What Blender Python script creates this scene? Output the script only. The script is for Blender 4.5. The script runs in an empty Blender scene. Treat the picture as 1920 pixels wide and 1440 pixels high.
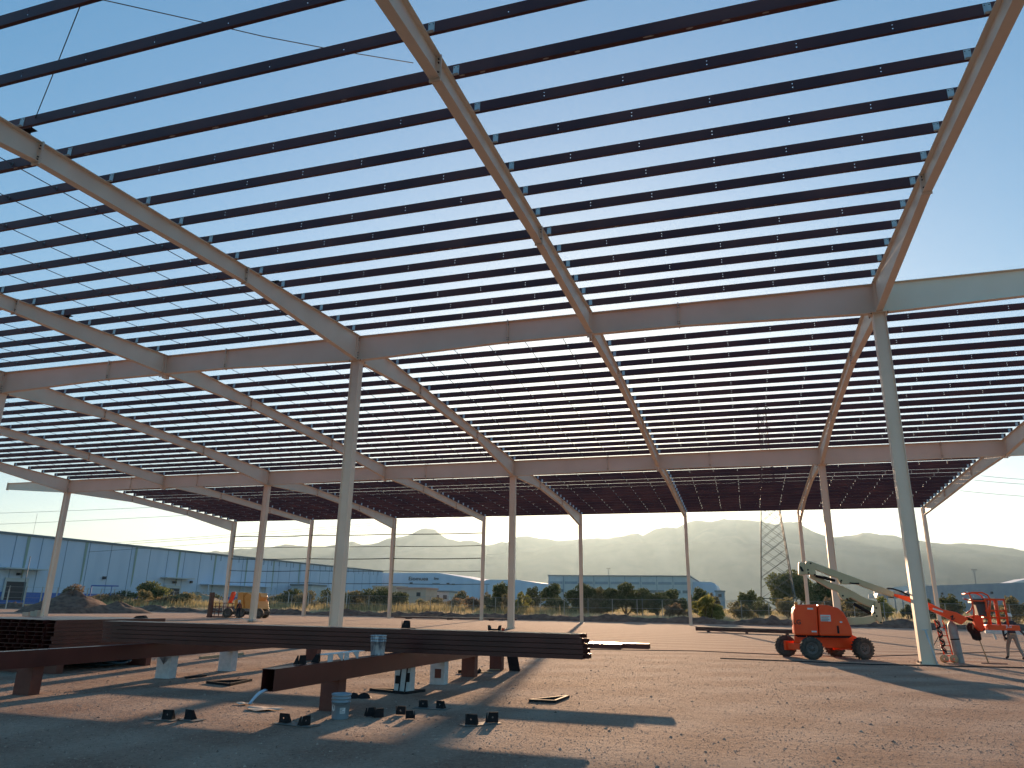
import bpy, bmesh, math, random
from mathutils import Vector, Matrix, noise
random.seed(7)
PI = math.pi
scene = bpy.context.scene
col = scene.collection

# ------------------------------------------------------------------ camera, sky, sun, exposure
CAMH = 1.8
YAW, PITCH, ROLL, FPX = -0.3059, 0.2955, 0.0164, 1360.8
fw = Vector((math.sin(YAW)*math.cos(PITCH), math.cos(YAW)*math.cos(PITCH), math.sin(PITCH)))
r0 = Vector((math.cos(YAW), -math.sin(YAW), 0)); u0 = r0.cross(fw)
cr = r0*math.cos(ROLL) + u0*math.sin(ROLL); cu = u0*math.cos(ROLL) - r0*math.sin(ROLL)
cam_d = bpy.data.cameras.new('camera'); cam = bpy.data.objects.new('camera', cam_d); col.objects.link(cam)
cam.matrix_world = Matrix(((cr.x, cu.x, -fw.x, 0), (cr.y, cu.y, -fw.y, 0), (cr.z, cu.z, -fw.z, CAMH), (0, 0, 0, 1)))
cam_d.sensor_width = 36; cam_d.lens = FPX/1920*36; cam_d.clip_start = .05; cam_d.clip_end = 40000
scene.camera = cam
SUN_EL, SUN_AZ = math.radians(8.9), math.radians(-10.6)     # azimuth from +Y towards +X
world = bpy.data.worlds.new('World'); scene.world = world; world.use_nodes = True
wn = world.node_tree; wn.nodes.clear()
sky = wn.nodes.new('ShaderNodeTexSky'); sky.sky_type = 'NISHITA'; sky.sun_disc = False
sky.sun_elevation = SUN_EL; sky.sun_rotation = SUN_AZ
sky.air_density = 1.0; sky.dust_density = .8; sky.ozone_density = 3.0
bg = wn.nodes.new('ShaderNodeBackground'); bg.inputs[1].default_value = .12
wo = wn.nodes.new('ShaderNodeOutputWorld')
gm = wn.nodes.new('ShaderNodeGamma'); gm.inputs[1].default_value = .50
wn.links.new(sky.outputs[0], gm.inputs[0]); hs = wn.nodes.new('ShaderNodeHueSaturation'); hs.inputs['Saturation'].default_value = 1.72; hs.inputs['Value'].default_value = .95
wn.links.new(gm.outputs[0], hs.inputs['Color']); wn.links.new(hs.outputs[0], bg.inputs[0]); wn.links.new(bg.outputs[0], wo.inputs[0])
sd = bpy.data.lights.new('sun', 'SUN'); sd.energy = 3.3; sd.angle = math.radians(.5); sd.color = (1, .66, .40)
sun = bpy.data.objects.new('sun', sd); col.objects.link(sun)
sdir = Vector((math.sin(SUN_AZ)*math.cos(SUN_EL), math.cos(SUN_AZ)*math.cos(SUN_EL), math.sin(SUN_EL)))
sun.rotation_euler = sdir.to_track_quat('Z', 'Y').to_euler()
vs = scene.view_settings; vs.view_transform = 'Standard'; vs.look = 'None'; vs.exposure = 1.78; vs.gamma = 1

# ------------------------------------------------------------------ helpers
def ray(px, py): return fw + cr*(px-960)/FPX - cu*(py-720)/FPX
def at(px, py, Y):
    d = ray(px, py); return Vector((0, 0, CAMH)) + d*(Y/d.y)
def gnd(px, py, z=0.0):
    d = ray(px, py); return Vector((0, 0, CAMH)) + d*((z-CAMH)/d.z)
def inview(p, m=0):
    d = Vector(p) - Vector((0, 0, CAMH)); z = d.dot(fw)
    if z <= 0: return False
    x = 960+FPX*d.dot(cr)/z; y = 720-FPX*d.dot(cu)/z
    return -m < x < 1920+m and -m < y < 1440+m

def mat(name, c1, c2=None, scale=3.0, rough=.7, bump=0.0, metal=0.0, detail=4, bscale=None, emit=None, spec=.5, lo=.35, hi=.65, stretch=None, trans=0):
    m = bpy.data.materials.new(name); m.use_nodes = True; nt = m.node_tree; b = nt.nodes['Principled BSDF']
    b.inputs['Roughness'].default_value = rough; b.inputs['Metallic'].default_value = metal
    b.inputs['Specular IOR Level'].default_value = spec
    b.inputs['Base Color'].default_value = (*c1, 1)
    tc = nt.nodes.new('ShaderNodeTexCoord'); src = tc.outputs['Object']
    if stretch:
        mp = nt.nodes.new('ShaderNodeMapping'); mp.inputs['Scale'].default_value = stretch
        nt.links.new(src, mp.inputs[0]); src = mp.outputs[0]
    if c2:
        n = nt.nodes.new('ShaderNodeTexNoise'); n.inputs['Scale'].default_value = scale; n.inputs['Detail'].default_value = detail
        r = nt.nodes.new('ShaderNodeValToRGB'); r.color_ramp.elements[0].position = lo; r.color_ramp.elements[1].position = hi
        r.color_ramp.elements[0].color = (*c1, 1); r.color_ramp.elements[1].color = (*c2, 1)
        nt.links.new(src, n.inputs[0]); nt.links.new(n.outputs[0], r.inputs[0]); nt.links.new(r.outputs[0], b.inputs['Base Color'])
    if bump:
        n2 = nt.nodes.new('ShaderNodeTexNoise'); n2.inputs['Scale'].default_value = bscale or scale*6; n2.inputs['Detail'].default_value = 4
        bp = nt.nodes.new('ShaderNodeBump'); bp.inputs['Strength'].default_value = bump; bp.inputs['Distance'].default_value = .02
        nt.links.new(src, n2.inputs[0]); nt.links.new(n2.outputs[0], bp.inputs['Height']); nt.links.new(bp.outputs[0], b.inputs['Normal'])
    if trans:
        t = nt.nodes.new('ShaderNodeBsdfTranslucent'); mx = nt.nodes.new('ShaderNodeMixShader'); mx.inputs[0].default_value = trans
        out = nt.nodes['Material Output']
        if c2: nt.links.new(r.outputs[0], t.inputs[0])
        else: t.inputs[0].default_value = (*c1, 1)
        nt.links.new(b.outputs[0], mx.inputs[1]); nt.links.new(t.outputs[0], mx.inputs[2]); nt.links.new(mx.outputs[0], out.inputs[0])
    if emit:
        b.inputs['Emission Color'].default_value = (*emit[0], 1); b.inputs['Emission Strength'].default_value = emit[1]
    return m

class MB:
    def __init__(s): s.v = []; s.f = []; s.m = []; s.k = 0; s.sm = []; s.smooth = False
    def add(s, vs, fs):
        o = len(s.v); s.v += [tuple(v) for v in vs]
        for f in fs: s.f.append(tuple(i+o for i in f)); s.m.append(s.k); s.sm.append(s.smooth)
        return s
    def box(s, x0, x1, y0, y1, z0, z1):
        vs = [(x, y, z) for z in (z0, z1) for y in (y0, y1) for x in (x0, x1)]
        return s.add(vs, [(0, 2, 3, 1), (4, 5, 7, 6), (0, 1, 5, 4), (2, 6, 7, 3), (0, 4, 6, 2), (1, 3, 7, 5)])
    def rings(s, rs, close=True, cap=True):
        n = len(rs[0]); vs = [p for r_ in rs for p in r_]; fs = []
        for i in range(len(rs)-1):
            for j in range(n if close else n-1):
                a = i*n+j; b = i*n+(j+1) % n; fs.append((a, b, b+n, a+n))
        if cap: fs.append(tuple(reversed(range(n)))); fs.append(tuple(range((len(rs)-1)*n, len(rs)*n)))
        return s.add(vs, fs)
    def bar(s, p, q, w, h=None, up=(0, 0, 1)):
        p = Vector(p); q = Vector(q); h = h or w; d = (q-p).normalized(); up = Vector(up)
        if abs(d.dot(up)) > .98: up = Vector((0, 1, 0))
        a = d.cross(up).normalized(); b = a.cross(d).normalized()
        R = lambda c: [c-a*w/2-b*h/2, c+a*w/2-b*h/2, c+a*w/2+b*h/2, c-a*w/2+b*h/2]
        return s.rings([R(p), R(q)])
    def tube(s, pts, r, n=8):
        pts = [Vector(p) for p in pts]; rs = []
        if not hasattr(r, '__len__'): r = [r]*len(pts)
        up = Vector((0, 0, 1)); d0 = (pts[1]-pts[0]).normalized()
        if abs(d0.z) > .9: up = Vector((0, 1, 0))
        for i, p in enumerate(pts):
            d = (pts[min(i+1, len(pts)-1)]-pts[max(i-1, 0)]).normalized()
            a = d.cross(up); a = a.normalized() if a.length > 1e-4 else Vector((1, 0, 0)); b = a.cross(d)
            rs.append([p+(a*math.cos(t)+b*math.sin(t))*r[i] for t in [2*PI*k/n for k in range(n)]])
        o = s.smooth; s.smooth = n > 5; s.rings(rs); s.smooth = o; return s
    def lathe(s, prof, c=(0, 0, 0), n=20, axis='z'):
        rs = []
        for r_, h in prof:
            ring = []
            for k in range(n):
                t = 2*PI*k/n; x, y = r_*math.cos(t), r_*math.sin(t)
                p = (x, y, h) if axis == 'z' else ((x, h, y) if axis == 'y' else (h, x, y))
                ring.append((p[0]+c[0], p[1]+c[1], p[2]+c[2]))
            rs.append(ring)
        o = s.smooth; s.smooth = True; s.rings(rs, cap=False); s.smooth = o; return s
    def prism(s, poly, vec):
        vec = Vector(vec); a = [Vector(p) for p in poly]; return s.rings([a, [p+vec for p in a]])
    def build(s, name, mats, parent=None, world=True, bevel=0, fix=True):
        me = bpy.data.meshes.new(name); off = Vector((0, 0, 0)); off2 = None
        P = parent
        if P is not None and world:
            while P is not None: off = off + P.location; P = P.parent
        me.from_pydata([tuple(Vector(v)-off) for v in s.v], [], s.f)
        if not isinstance(mats, (list, tuple)): mats = [mats]
        for m in mats: me.materials.append(m)
        me.polygons.foreach_set('material_index', s.m); me.polygons.foreach_set('use_smooth', s.sm)
        if fix:
            bm = bmesh.new(); bm.from_mesh(me); bmesh.ops.recalc_face_normals(bm, faces=bm.faces); bm.to_mesh(me); bm.free()
        me.update(); o = bpy.data.objects.new(name, me); col.objects.link(o)
        if parent is not None: o.parent = parent
        if bevel:
            b = o.modifiers.new('bevel', 'BEVEL'); b.width = bevel; b.segments = 2; b.limit_method = 'ANGLE'
        return o

def tag(o, label=None, cat=None, group=None, kind=None):
    if label: o['label'] = label
    if cat: o['category'] = cat
    if group: o['group'] = group
    if kind: o['kind'] = kind
    return o
def thing(name, label, cat, loc=(0, 0, 0), rz=0, group=None):
    o = bpy.data.objects.new(name, None); col.objects.link(o); o.location = loc; o.rotation_euler = (0, 0, rz)
    o.empty_display_size = .2; return tag(o, label, cat, group)
def dup(o, parent=None):
    c = o.copy(); col.objects.link(c)
    if parent is not None: c.parent = parent
    for ch in list(o.children): dup(ch, c)
    return c

M = {}
M['steel'] = mat('painted_steel', (.82, .66, .49), (.90, .74, .57), .5, .55, .06, bscale=30, lo=.3, hi=.7)
M['steel_dark'] = mat('steel_bolt', (.03, .025, .02), rough=.6)
M['purlin'] = mat('oxide_primer', (.070, .020, .022), (.12, .036, .030), .35, .42, .05, bscale=20, spec=.3, lo=.42, hi=.62)
M['clip'] = mat('galvanised_clip', (.42, .44, .45), (.55, .56, .55), 8, .45, metal=.3)
M['patch'] = mat('paint_scuffs', (.42, .33, .27), (.5, .42, .36), 20, .8)
M['rod'] = mat('galvanised_rod', (.16, .15, .16), rough=.5, metal=.4)
M['girt'] = mat('dark_green_girt', (.03, .045, .04), rough=.5)
M['stock'] = mat('oxide_stock', (.060, .013, .011), (.10, .022, .017), 1.5, .33, .05, bscale=25, spec=.5)
M['stand'] = mat('rusty_box', (.12, .035, .022), (.16, .05, .03), 4, .6, .05)
M['white_paint'] = mat('white_paint', (.50, .52, .50), (.62, .63, .60), 9, .6)
M['black'] = mat('black_steel', (.012, .011, .012), (.025, .02, .02), 10, .75, spec=.25)
M['orange'] = mat('lift_orange', (.95, .085, .018), (.98, .11, .025), 2, .38, spec=.3)
M['cream'] = mat('boom_cream', (.55, .46, .26), (.60, .50, .30), 3, .42)
M['rubber'] = mat('tyre_rubber', (.05, .045, .04), (.11, .09, .07), 6, .9)
M['rim'] = mat('wheel_rim', (.10, .09, .08), (.17, .15, .13), 9, .7)
M['amber'] = mat('yellow_orange', (.80, .30, .04), (.84, .34, .06), 3, .45)
M['bucket'] = mat('grey_plastic', (.25, .31, .35), (.29, .35, .39), 6, .45)
M['bucket2'] = mat('splashed_plastic', (.20, .21, .24), (.62, .62, .60), 22, .6, lo=.42, hi=.58, stretch=(1, 1, .25))
M['lettering'] = mat('dark_lettering', (.02, .018, .018), rough=.6)
M['paper'] = mat('white_label', (.7, .7, .68), rough=.7)

# ------------------------------------------------------------------ ground, field, mountains
def gh(x, y):
    t = min(max((y-87)/12, 0), 1); h = .5*t*t*(3-2*t)
    return h + .02*noise.noise((x*.15, y*.15, 3))*(1 if y > 12 else .3)
def ground_material():
    m = bpy.data.materials.new('ground'); m.use_nodes = True; nt = m.node_tree; b = nt.nodes['Principled BSDF']; L = nt.links.new
    tc = nt.nodes.new('ShaderNodeTexCoord'); P = tc.outputs['Object']
    def N(scale, detail=5, src=P, rough=.6):
        n = nt.nodes.new('ShaderNodeTexNoise'); n.inputs['Scale'].default_value = scale; n.inputs['Detail'].default_value = detail
        n.inputs['Roughness'].default_value = rough; L(src, n.inputs[0]); return n.outputs[0]
    def ramp(src, a, c1, b_, c2):
        r = nt.nodes.new('ShaderNodeValToRGB'); e = r.color_ramp.elements
        e[0].position = a; e[1].position = b_; e[0].color = (*c1, 1); e[1].color = (*c2, 1); L(src, r.inputs[0]); return r.outputs[0]
    def mix(f, a, b_):
        x = nt.nodes.new('ShaderNodeMix'); x.data_type = 'RGBA'
        if isinstance(f, float): x.inputs[0].default_value = f
        else: L(f, x.inputs[0])
        L(a, x.inputs[6]); L(b_, x.inputs[7]); return x.outputs[2]
    mp = nt.nodes.new('ShaderNodeMapping'); mp.inputs['Scale'].default_value = (.12, 1, 1); mp.inputs['Rotation'].default_value = (0, 0, .12); L(P, mp.inputs[0])
    grit = ramp(N(30, 6, rough=.85), .38, (.08, .045, .03), .62, (.54, .31, .22))
    big = ramp(N(.25, 4), .35, (.38, .175, .115), .65, (.43, .25, .17))
    trk = ramp(N(.9, 5, mp.outputs[0]), .42, (.29, .15, .11), .62, (.46, .30, .215))
    soil = mix(.45, mix(.45, big, trk), grit)
    cell = nt.nodes.new('ShaderNodeTexVoronoi'); cell.inputs['Scale'].default_value = 26; L(P, cell.inputs[0])
    mid = ramp(N(7, 6, rough=.8), .36, (.18, .085, .06), .64, (.54, .32, .23))
    soil = mix(.38, soil, mid)
    soil = mix(.30, soil, ramp(cell.outputs[1], .1, (.13, .08, .06), .9, (.55, .42, .33)))
    grass = mix(.5, ramp(N(.5, 5), .35, (.30, .22, .10), .65, (.46, .35, .17)), ramp(N(6, 4), .35, (.22, .17, .08), .65, (.52, .40, .22)))
    for (lx, ly, sc, f) in ((-18, -6, .16, .22), (14, 70, .11, .18)):
        m3 = nt.nodes.new('ShaderNodeMapping'); m3.inputs['Location'].default_value = (lx, ly, 0); L(P, m3.inputs[0])
        wv = nt.nodes.new('ShaderNodeTexWave'); wv.wave_type = 'RINGS'; wv.rings_direction = 'Z'; wv.inputs['Scale'].default_value = sc; wv.inputs['Distortion'].default_value = 3.5
        wv.inputs['Detail'].default_value = 4; wv.inputs['Detail Scale'].default_value = .6; L(m3.outputs[0], wv.inputs[0])
        soil = mix(f, soil, ramp(wv.outputs[1], .3, (.22, .13, .09), .8, (.55, .42, .32)))
    sep = nt.nodes.new('ShaderNodeSeparateXYZ'); L(P, sep.inputs[0])
    ad = nt.nodes.new('ShaderNodeMath'); ad.operation = 'MULTIPLY_ADD'; L(N(.4, 3), ad.inputs[0]); ad.inputs[1].default_value = 5; L(sep.outputs[1], ad.inputs[2])
    mr = nt.nodes.new('ShaderNodeMapRange'); L(ad.outputs[0], mr.inputs[0]); mr.inputs[1].default_value = 95; mr.inputs[2].default_value = 98
    L(mix(mr.outputs[0], soil, grass), b.inputs['Base Color']); b.inputs['Roughness'].default_value = .95; b.inputs['Specular IOR Level'].default_value = .15
    b1 = nt.nodes.new('ShaderNodeBump'); b1.inputs['Strength'].default_value = 1; b1.inputs['Distance'].default_value = .03; L(N(22, 6, rough=.8), b1.inputs['Height'])
    b2 = nt.nodes.new('ShaderNodeBump'); b2.inputs['Strength'].default_value = .55; b2.inputs['Distance'].default_value = .16; L(N(3.5, 6, rough=.75), b2.inputs['Height']); L(b1.outputs[0], b2.inputs['Normal'])
    L(b2.outputs[0], b.inputs['Normal']); return m
M['ground'] = ground_material()
xs = [-9000, -3000, -1000, -400, -200] + [-130+2*i for i in range(120)] + [115, 150, 300, 800, 3000, 9000]
ys = [-3000, -500, -100, -40] + [-20+1.5*i for i in range(90)] + [118, 125, 140, 170, 220, 300, 500, 1000, 3000, 9000]
vs_ = [(x, y, gh(x, y)) for y in ys for x in xs]; nx = len(xs)
g = MB(); g.smooth = True
g.add(vs_, [(j*nx+i, j*nx+i+1, (j+1)*nx+i+1, (j+1)*nx+i) for j in range(len(ys)-1) for i in range(nx-1)])
tag(g.build('ground', M['ground'], fix=False), kind='structure')

M['soil'] = mat('dark_earth', (.10, .062, .048), (.20, .125, .09), 1.6, .95, .8, bscale=5, spec=.1)
g = MB(); g.smooth = True; rs = []
n = 420
for i in range(n):
    x = -118+i*.42; yc = 91.3+1.3*noise.noise((x*.06, 1, 5)); w = 3.2+.8*noise.noise((x*.09, 2, 1))
    H = .55+.45*noise.noise((x*.22, 0, 0))+.25*noise.noise((x*.9, 4, 0)); H = max(H, .12)
    rs.append([(x, yc+w*(k/8-.5), -.05+gh(x, yc+w*(k/8-.5))*(k > 3)+max(0, H*(math.sin(PI*k/8)**.8)*(1+.45*noise.noise((x*1.3, k*1.1, 7)))-.0)) for k in range(9)])
g.rings(rs, close=False, cap=False)
tag(g.build('earth_berm', M['soil'], fix=False), kind='structure')

def heap(name, cx, cy, R, H, label, cat, seed, m='soil', sx=1.0):
    g = MB(); g.smooth = True; rs = []
    for i in range(13):
        t = i/12; r_ = R*t
        rs.append([(cx+sx*r_*math.cos(a)*(1+.16*noise.noise((math.cos(a)*1.5+seed, math.sin(a)*1.5, t*2))), cy+r_*math.sin(a),
                    gh(cx, cy)-.03+H*(1-t)**.85*(1+.25*noise.noise((math.cos(a)*2, math.sin(a)*2+seed, t*5)))) for a in [2*PI*k/36 for k in range(36)]])
    g.rings(rs, cap=False); return tag(g.build(name, M[m], fix=False), label, cat)
p = at(103, 1150, 72)
heap('dirt_pile', p.x-1, 75, 6.0, 2.6, 'dark brown dirt pile behind the leftmost interior column', 'dirt pile', 1)
p = at(160, 1150, 76); heap('dirt_pile', p.x+2, 79, 4.2, 1.4, 'low spreading dirt heap on the right flank of the tall dirt pile', 'dirt pile', 5)
p = at(355, 1112, 118); M['drymound'] = mat('dry_mound', (.30, .20, .13), (.42, .30, .19), 3, .95, .4, spec=.1)
heap('dry_mound', p.x, 120, 6, 2.6, 'pale grass covered mound in front of the long blue warehouse', 'mound', 9, 'drymound', 1.6)

M['mount'] = mat('mountain_rock', (.035, .042, .034), (.12, .105, .085), .004, .95, 1.0, bscale=.02, spec=.05, detail=12)
R1 = [(-700,1062),(-300,1040),(0,1030),(250,1040),(400,1035),(425,1036),(450,1029),(510,1025),(537,1019.5),(560,1024),(607,1024),(630,1021),(662,1014),(680,1022.5),(700,1020),(727,1010),(755,1007.5),(772,1001),(782,994),(797,990.5),(815,992.5),(825,1001),(840,1012.5),(860,1015),(880,1016),(895,1017.5),(912,1022.5),(942,1017),(952,1018),(967,1008),(991,1004.5),(1012,1009),(1050,1013),(1080,1012.5),(1105,1009),(1162,1006),(1195,999),(1205,1004),(1225,994),(1250,987),(1267,990.5),(1290,980),(1305,977),(1355,975),(1382,973),(1425,977),(1457,981),(1472,977),(1495,977.5),(1510,987.5),(1525,994),(1545,1003),(1565,1004.5),(1600,1002.5),(1630,997),(1652,1002.5),(1680,1004),(1692,1007.5),(1723,1013),(1767,1019),(1803,1017.5),(1842,1021),(1873,1024),(1920,1031),(2100,1050),(2500,1060),(3000,1090)]
R2 = [(-700,1085),(0,1078),(300,1066),(420,1052),(520,1046),(640,1044),(720,1040),(800,1030),(900,1040),(1000,1034),(1040,1022),(1100,1026),(1180,1018),(1260,1022),(1330,1014),(1400,1020),(1480,1018),(1560,1022),(1620,1024),(1700,1030),(1800,1036),(1900,1042),(2000,1055),(2600,1090)]
def ridge(name, pts, D, depth, seed):
    g = MB(); g.smooth = True; rs = []; N_ = 800
    x0, x1 = pts[0][0], pts[-1][0]
    for i in range(N_+1):
        px = x0+(x1-x0)*i/N_
        for (ax, ay), (bx, by) in zip(pts, pts[1:]):
            if ax <= px <= bx: py = ay+(by-ay)*(px-ax)/(bx-ax); break
        d = ray(px, py); hd = math.hypot(d.x, d.y); dx, dy = d.x/hd, d.y/hd; H = CAMH+D*d.z/hd; ring = []
        for k in range(17):
            t = k/11 if k <= 11 else 1+(k-11)/5
            dist = D-depth*(1-t) if t <= 1 else D+depth*(t-1)*.8
            tt = t if t <= 1 else 2-t
            nz = noise.fractal((dx*dist*.0011+seed, dy*dist*.0011, seed), 1, 2, 5)
            h = H*tt**1.15*(1+.38*nz*min(1, 4*(1-tt)))*(1+.02*noise.fractal((px*.04, k*.6, seed), 1, 2, 4))
            ring.append((dx*dist, dy*dist, max(h, 0)-2))
        rs.append(ring)
    g.rings(rs, close=False, cap=False)
    return tag(g.build(name, M['mount'], fix=False), kind='structure')
ridge('mountain_range', R1, 6800, 1900, 3)
ridge('foothills', R2, 5900, 900, 11)

# ------------------------------------------------------------------ steel frame
BAY = 12.018; X = lambda i: -66.1+(i-1)*BAY        # frames 1..9 from the left
YN, YM, YF = 30.94, 57.83, 84.58
def T(y): return 14.85-.0515*(y-YN) if y > YN else 14.85-.0475*(YN-y)
frame = thing('steel_building_frame', 'beige steel building skeleton with dark red purlins over a bare gravel yard', 'building frame', (0, 0, 0))
def isect_y(mb, st, x, bf, tf=.02, tw=.012):
    """tapered I running along Y; st = [(y, ztop, zbot)]"""
    A = lambda y, z0, z1, w: [(x-w/2, y, z0), (x+w/2, y, z0), (x+w/2, y, z1), (x-w/2, y, z1)]
    mb.rings([A(y, zt-tf, zt, bf) for y, zt, zb in st])
    mb.rings([A(y, zb, zb+tf, bf) for y, zt, zb in st])
    mb.rings([A(y, zb+tf, zt-tf, tw) for y, zt, zb in st])
def isect_x(mb, st, y, bf, tf=.02, tw=.012):
    A = lambda x, z0, z1, w: [(x, y-w/2, z0), (x, y+w/2, z0), (x, y+w/2, z1), (x, y-w/2, z1)]
    mb.rings([A(x, zt-tf, zt, bf) for x, zt, zb in st])
    mb.rings([A(x, zb, zb+tf, bf) for x, zt, zb in st])
    mb.rings([A(x, zb+tf, zt-tf, tw) for x, zt, zb in st])
def bolts(mb, pts, ax='x', r=.022, l=.05):
    mb.k = 1
    for p in pts:
        p = Vector(p); d = {'x': Vector((l, 0, 0)), 'y': Vector((0, l, 0)), 'z': Vector((0, 0, l))}[ax]; mb.tube([p-d, p+d], r, 6)
    mb.k = 0
DM = .62
def splice_y(x, y, parent):
    m = MB(); zt, zb = T(y)+.03, T(y)-DM-.07
    for s in (-.022, .005): m.box(x-.14, x+.14, y+s, y+s+.017, zb, zt)
    bolts(m, [(x+sx*.085, y, z) for sx in (-1, 1) for z in (zt-.14, zt-.24, zb+.14, zb+.22)], 'y', .02, .055)
    m.build('splice_plate', [M['steel'], M['steel_dark']], parent)
def prof(y, g1, g2, far=False):
    d1 = abs(y-g1)
    return DM
for i in range(1, 9):
    x = X(i); m = MB(); bf = .26
    yk1, yk2 = YN-9.1, YN+9.1
    odd = i % 2 == 1; dm = .85 if i == 8 else (.70 if i == 1 else DM)
    dn, dmid, dk_ = (1.32, 1.31, 1.28) if odd else (1.06, 1.10 if i == 8 else .98, .80 if i == 8 else .60)
    st = [(3.0, T(3.0), T(3.0)-dn), (12.6, T(12.6), T(12.6)-dm), (yk1, T(yk1), T(yk1)-dm), (YN-.25, T(YN-.25), T(YN)-dn)]
    isect_y(m, st, x, bf)
    isect_y(m, [(YN-.25, T(YN-.25), T(YN)-dn), (YN, T(YN), T(YN)-dn), (YN+.25, T(YN+.25), T(YN)-dn)], x, bf-.004)
    isect_y(m, [(YN+.25, T(YN+.25), T(YN)-dn), (yk2-1.5, T(yk2-1.5), T(yk2-1.5)-dm), (YM-9.1, T(YM-9.1), T(YM-9.1)-dm), (YM-.25, T(YM-.25), T(YM)-dmid), (YM+.25, T(YM+.25), T(YM)-dmid),
                (YM+8.5, T(YM+8.5), T(YM+8.5)-dm), (YF-9.3, T(YF-9.3), T(YF-9.3)-dm), (YF-.75, T(YF-.75), T(YF-.75)-dk_), (YF-.38, T(YF-.38), T(YF-.38)-dk_)], x, bf)
    # web stiffeners beside the girders
    for yy, zb in ((YN-.26, 13.54), (YN+.25, 13.54), (YM-.26, 12.17), (YM+.25, 12.17)):
        m.box(x-.12, x-.008, yy, yy+.012, zb, T(yy)-.03); m.box(x+.008, x+.12, yy, yy+.012, zb, T(yy)-.03)
    if i % 2 == 1:
        for yy, zb in ((YN, 13.52), (YM, 12.15)):
            for s in (-1, 1):   # short bracket fin under the haunch next to the column
                m.prism([(x-.008, yy+s*.27, zb-.004), (x-.008, yy+s*.27, zb+.02), (x-.008, yy+s*1.15, zb+.09), (x-.008, yy+s*1.15, zb+.045)], (.016, 0, 0))
    rf = m.build('rafter', M['steel'], frame)
    for y in (12.75, YN-9.1, YN+7.6, YM-9.1, YM+8.5, YF-9.3): splice_y(x, y, rf)
# girders: one piece between neighbouring rafters
def girder(y, ztop, zc, zs, i0, x0, x1, hc0, hc1):
    m = MB(); L = x1-x0; t = 8.0
    st = [(x0, ztop, hc0)]
    if hc0 != hc1:
        if hc0 == zc: st += [(x0+t, ztop, zs)]
        else: st += [(x1-t, ztop, zs)]
    st.append((x1, ztop, hc1)); isect_x(m, st, y, .26)
    for xe in (x0, x1-.016): m.box(xe, xe+.016, y-.128, y+.128, min(hc0, hc1)-.0, ztop+.012)
    xs_ = x0+t if hc0 == zc else x1-t
    for s in (-.02, .004): m.box(xs_+s, xs_+s+.016, y-.15, y+.15, zs-.05, ztop+.05)
    bolts(m, [(xs_, y+sy*.1, z) for sy in (-1, 1) for z in (ztop-.1, ztop-.2, zs+.1, zs+.2)], 'x')
    if hc0 == zc: bolts(m, [(x0+.01, y+sy*.09, z) for sy in (-1, 1) for z in (ztop-.12, ztop-.22, hc0+.15, hc0+.28, hc0+.41)], 'x')
    return m.build('girder', [M['steel'], M['steel_dark']], frame)
def gseg(y, zt, zc, zs, i):
    a, b = X(i)+.02, X(i+1)-.02
    if i % 2 == 1: girder(y, zt, zc, zs, i, a, b, zc, zs)
    else: girder(y, zt, zc, zs, i, a, b, zs, zc)
for i in range(3, 9): gseg(YN, 14.83, 13.52, 13.77, i)
for i in range(1, 9): gseg(YM, 13.43, 12.15, 12.28, i)
m = MB(); isect_x(m, [(X(1)-8.4, 13.40, 12.72), (X(1)-.02, 13.43, 12.15)], YM, .26); m.box(X(1)-8.42, X(1)-8.4, YM-.15, YM+.15, 12.66, 13.46)
m.build('girder', M['steel'], frame)
# interior columns
def column(x, y, zt, extra=False):
    m = MB(); hx, hy = .235, .215
    for s in (-1, 1): m.box(x+s*hx-(.02 if s > 0 else 0), x+s*hx+(.02 if s < 0 else 0), y-hy, y+hy, .03, zt-.03)
    m.box(x-hx+.02, x+hx-.02, y-.13, y-.115, .03, zt-.03)
    c = m.build('column', M['steel'], frame)
    b = MB(); b.box(x-.32, x+.32, y-.3, y+.3, 0, .03)
    bolts(b, [(x+sx*.26, y+sy*.24, .06) for sx in (-1, 1) for sy in (-1, 1)], 'z'); b.build('base_plate', [M['steel'], M['steel_dark']], c)
    t = MB(); t.box(x-.36, x+.36, y-.3, y+.3, zt-.03, zt-.004)
    bolts(t, [(x+sx*.31, y+sy*.24, zt-.03) for sx in (-1, 1) for sy in (-1, 1)], 'z'); t.build('cap_plate', [M['steel'], M['steel_dark']], c)
    return c
for i in (3, 5, 7, 9): column(X(i), YN, 13.52)
for i in (1, 3, 5, 7, 9): column(X(i), YM, 12.15)
# outer columns, deeper towards the knee
for i in range(1, 9):
    x = X(i); m = MB(); zt = T(YF)-.0; yo = YF+.3; dk, db = (.68, .38) if i % 2 else (.42, .38); bf = .33
    Rr = lambda z, y0, y1, w: [(x-w/2, y0, z), (x+w/2, y0, z), (x+w/2, y1, z), (x-w/2, y1, z)]
    m.rings([Rr(.03, yo-.02, yo, bf), Rr(zt, yo-.02, yo, bf)])
    m.rings([Rr(.03, yo-db, yo-db+.02, bf), Rr(zt-1.33, yo-dk, yo-dk+.02, bf)])
    m.rings([Rr(.03, yo-db+.02, yo-.02, .014), Rr(zt-1.33, yo-dk+.02, yo-.02, .014), Rr(zt, yo-dk+.02, yo-.02, .014)])
    m.box(x-.13, x+.13, yo-dk-.02, yo-.02, zt-(1.34 if i % 2 else .66), zt-(1.32 if i % 2 else .64)); m.box(x-.14, x+.14, yo-dk, yo-.02, zt-.02, zt+.01)
    m.box(x-.14, x+.14, yo-dk-.018, yo-dk-.0, zt-1.42, zt+.02)
    c = m.build('column', M['steel'], frame)
    b = MB(); b.box(x-.25, x+.25, yo-db-.1, yo+.1, 0, .03); b.build('base_plate', M['steel'], c)

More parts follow.
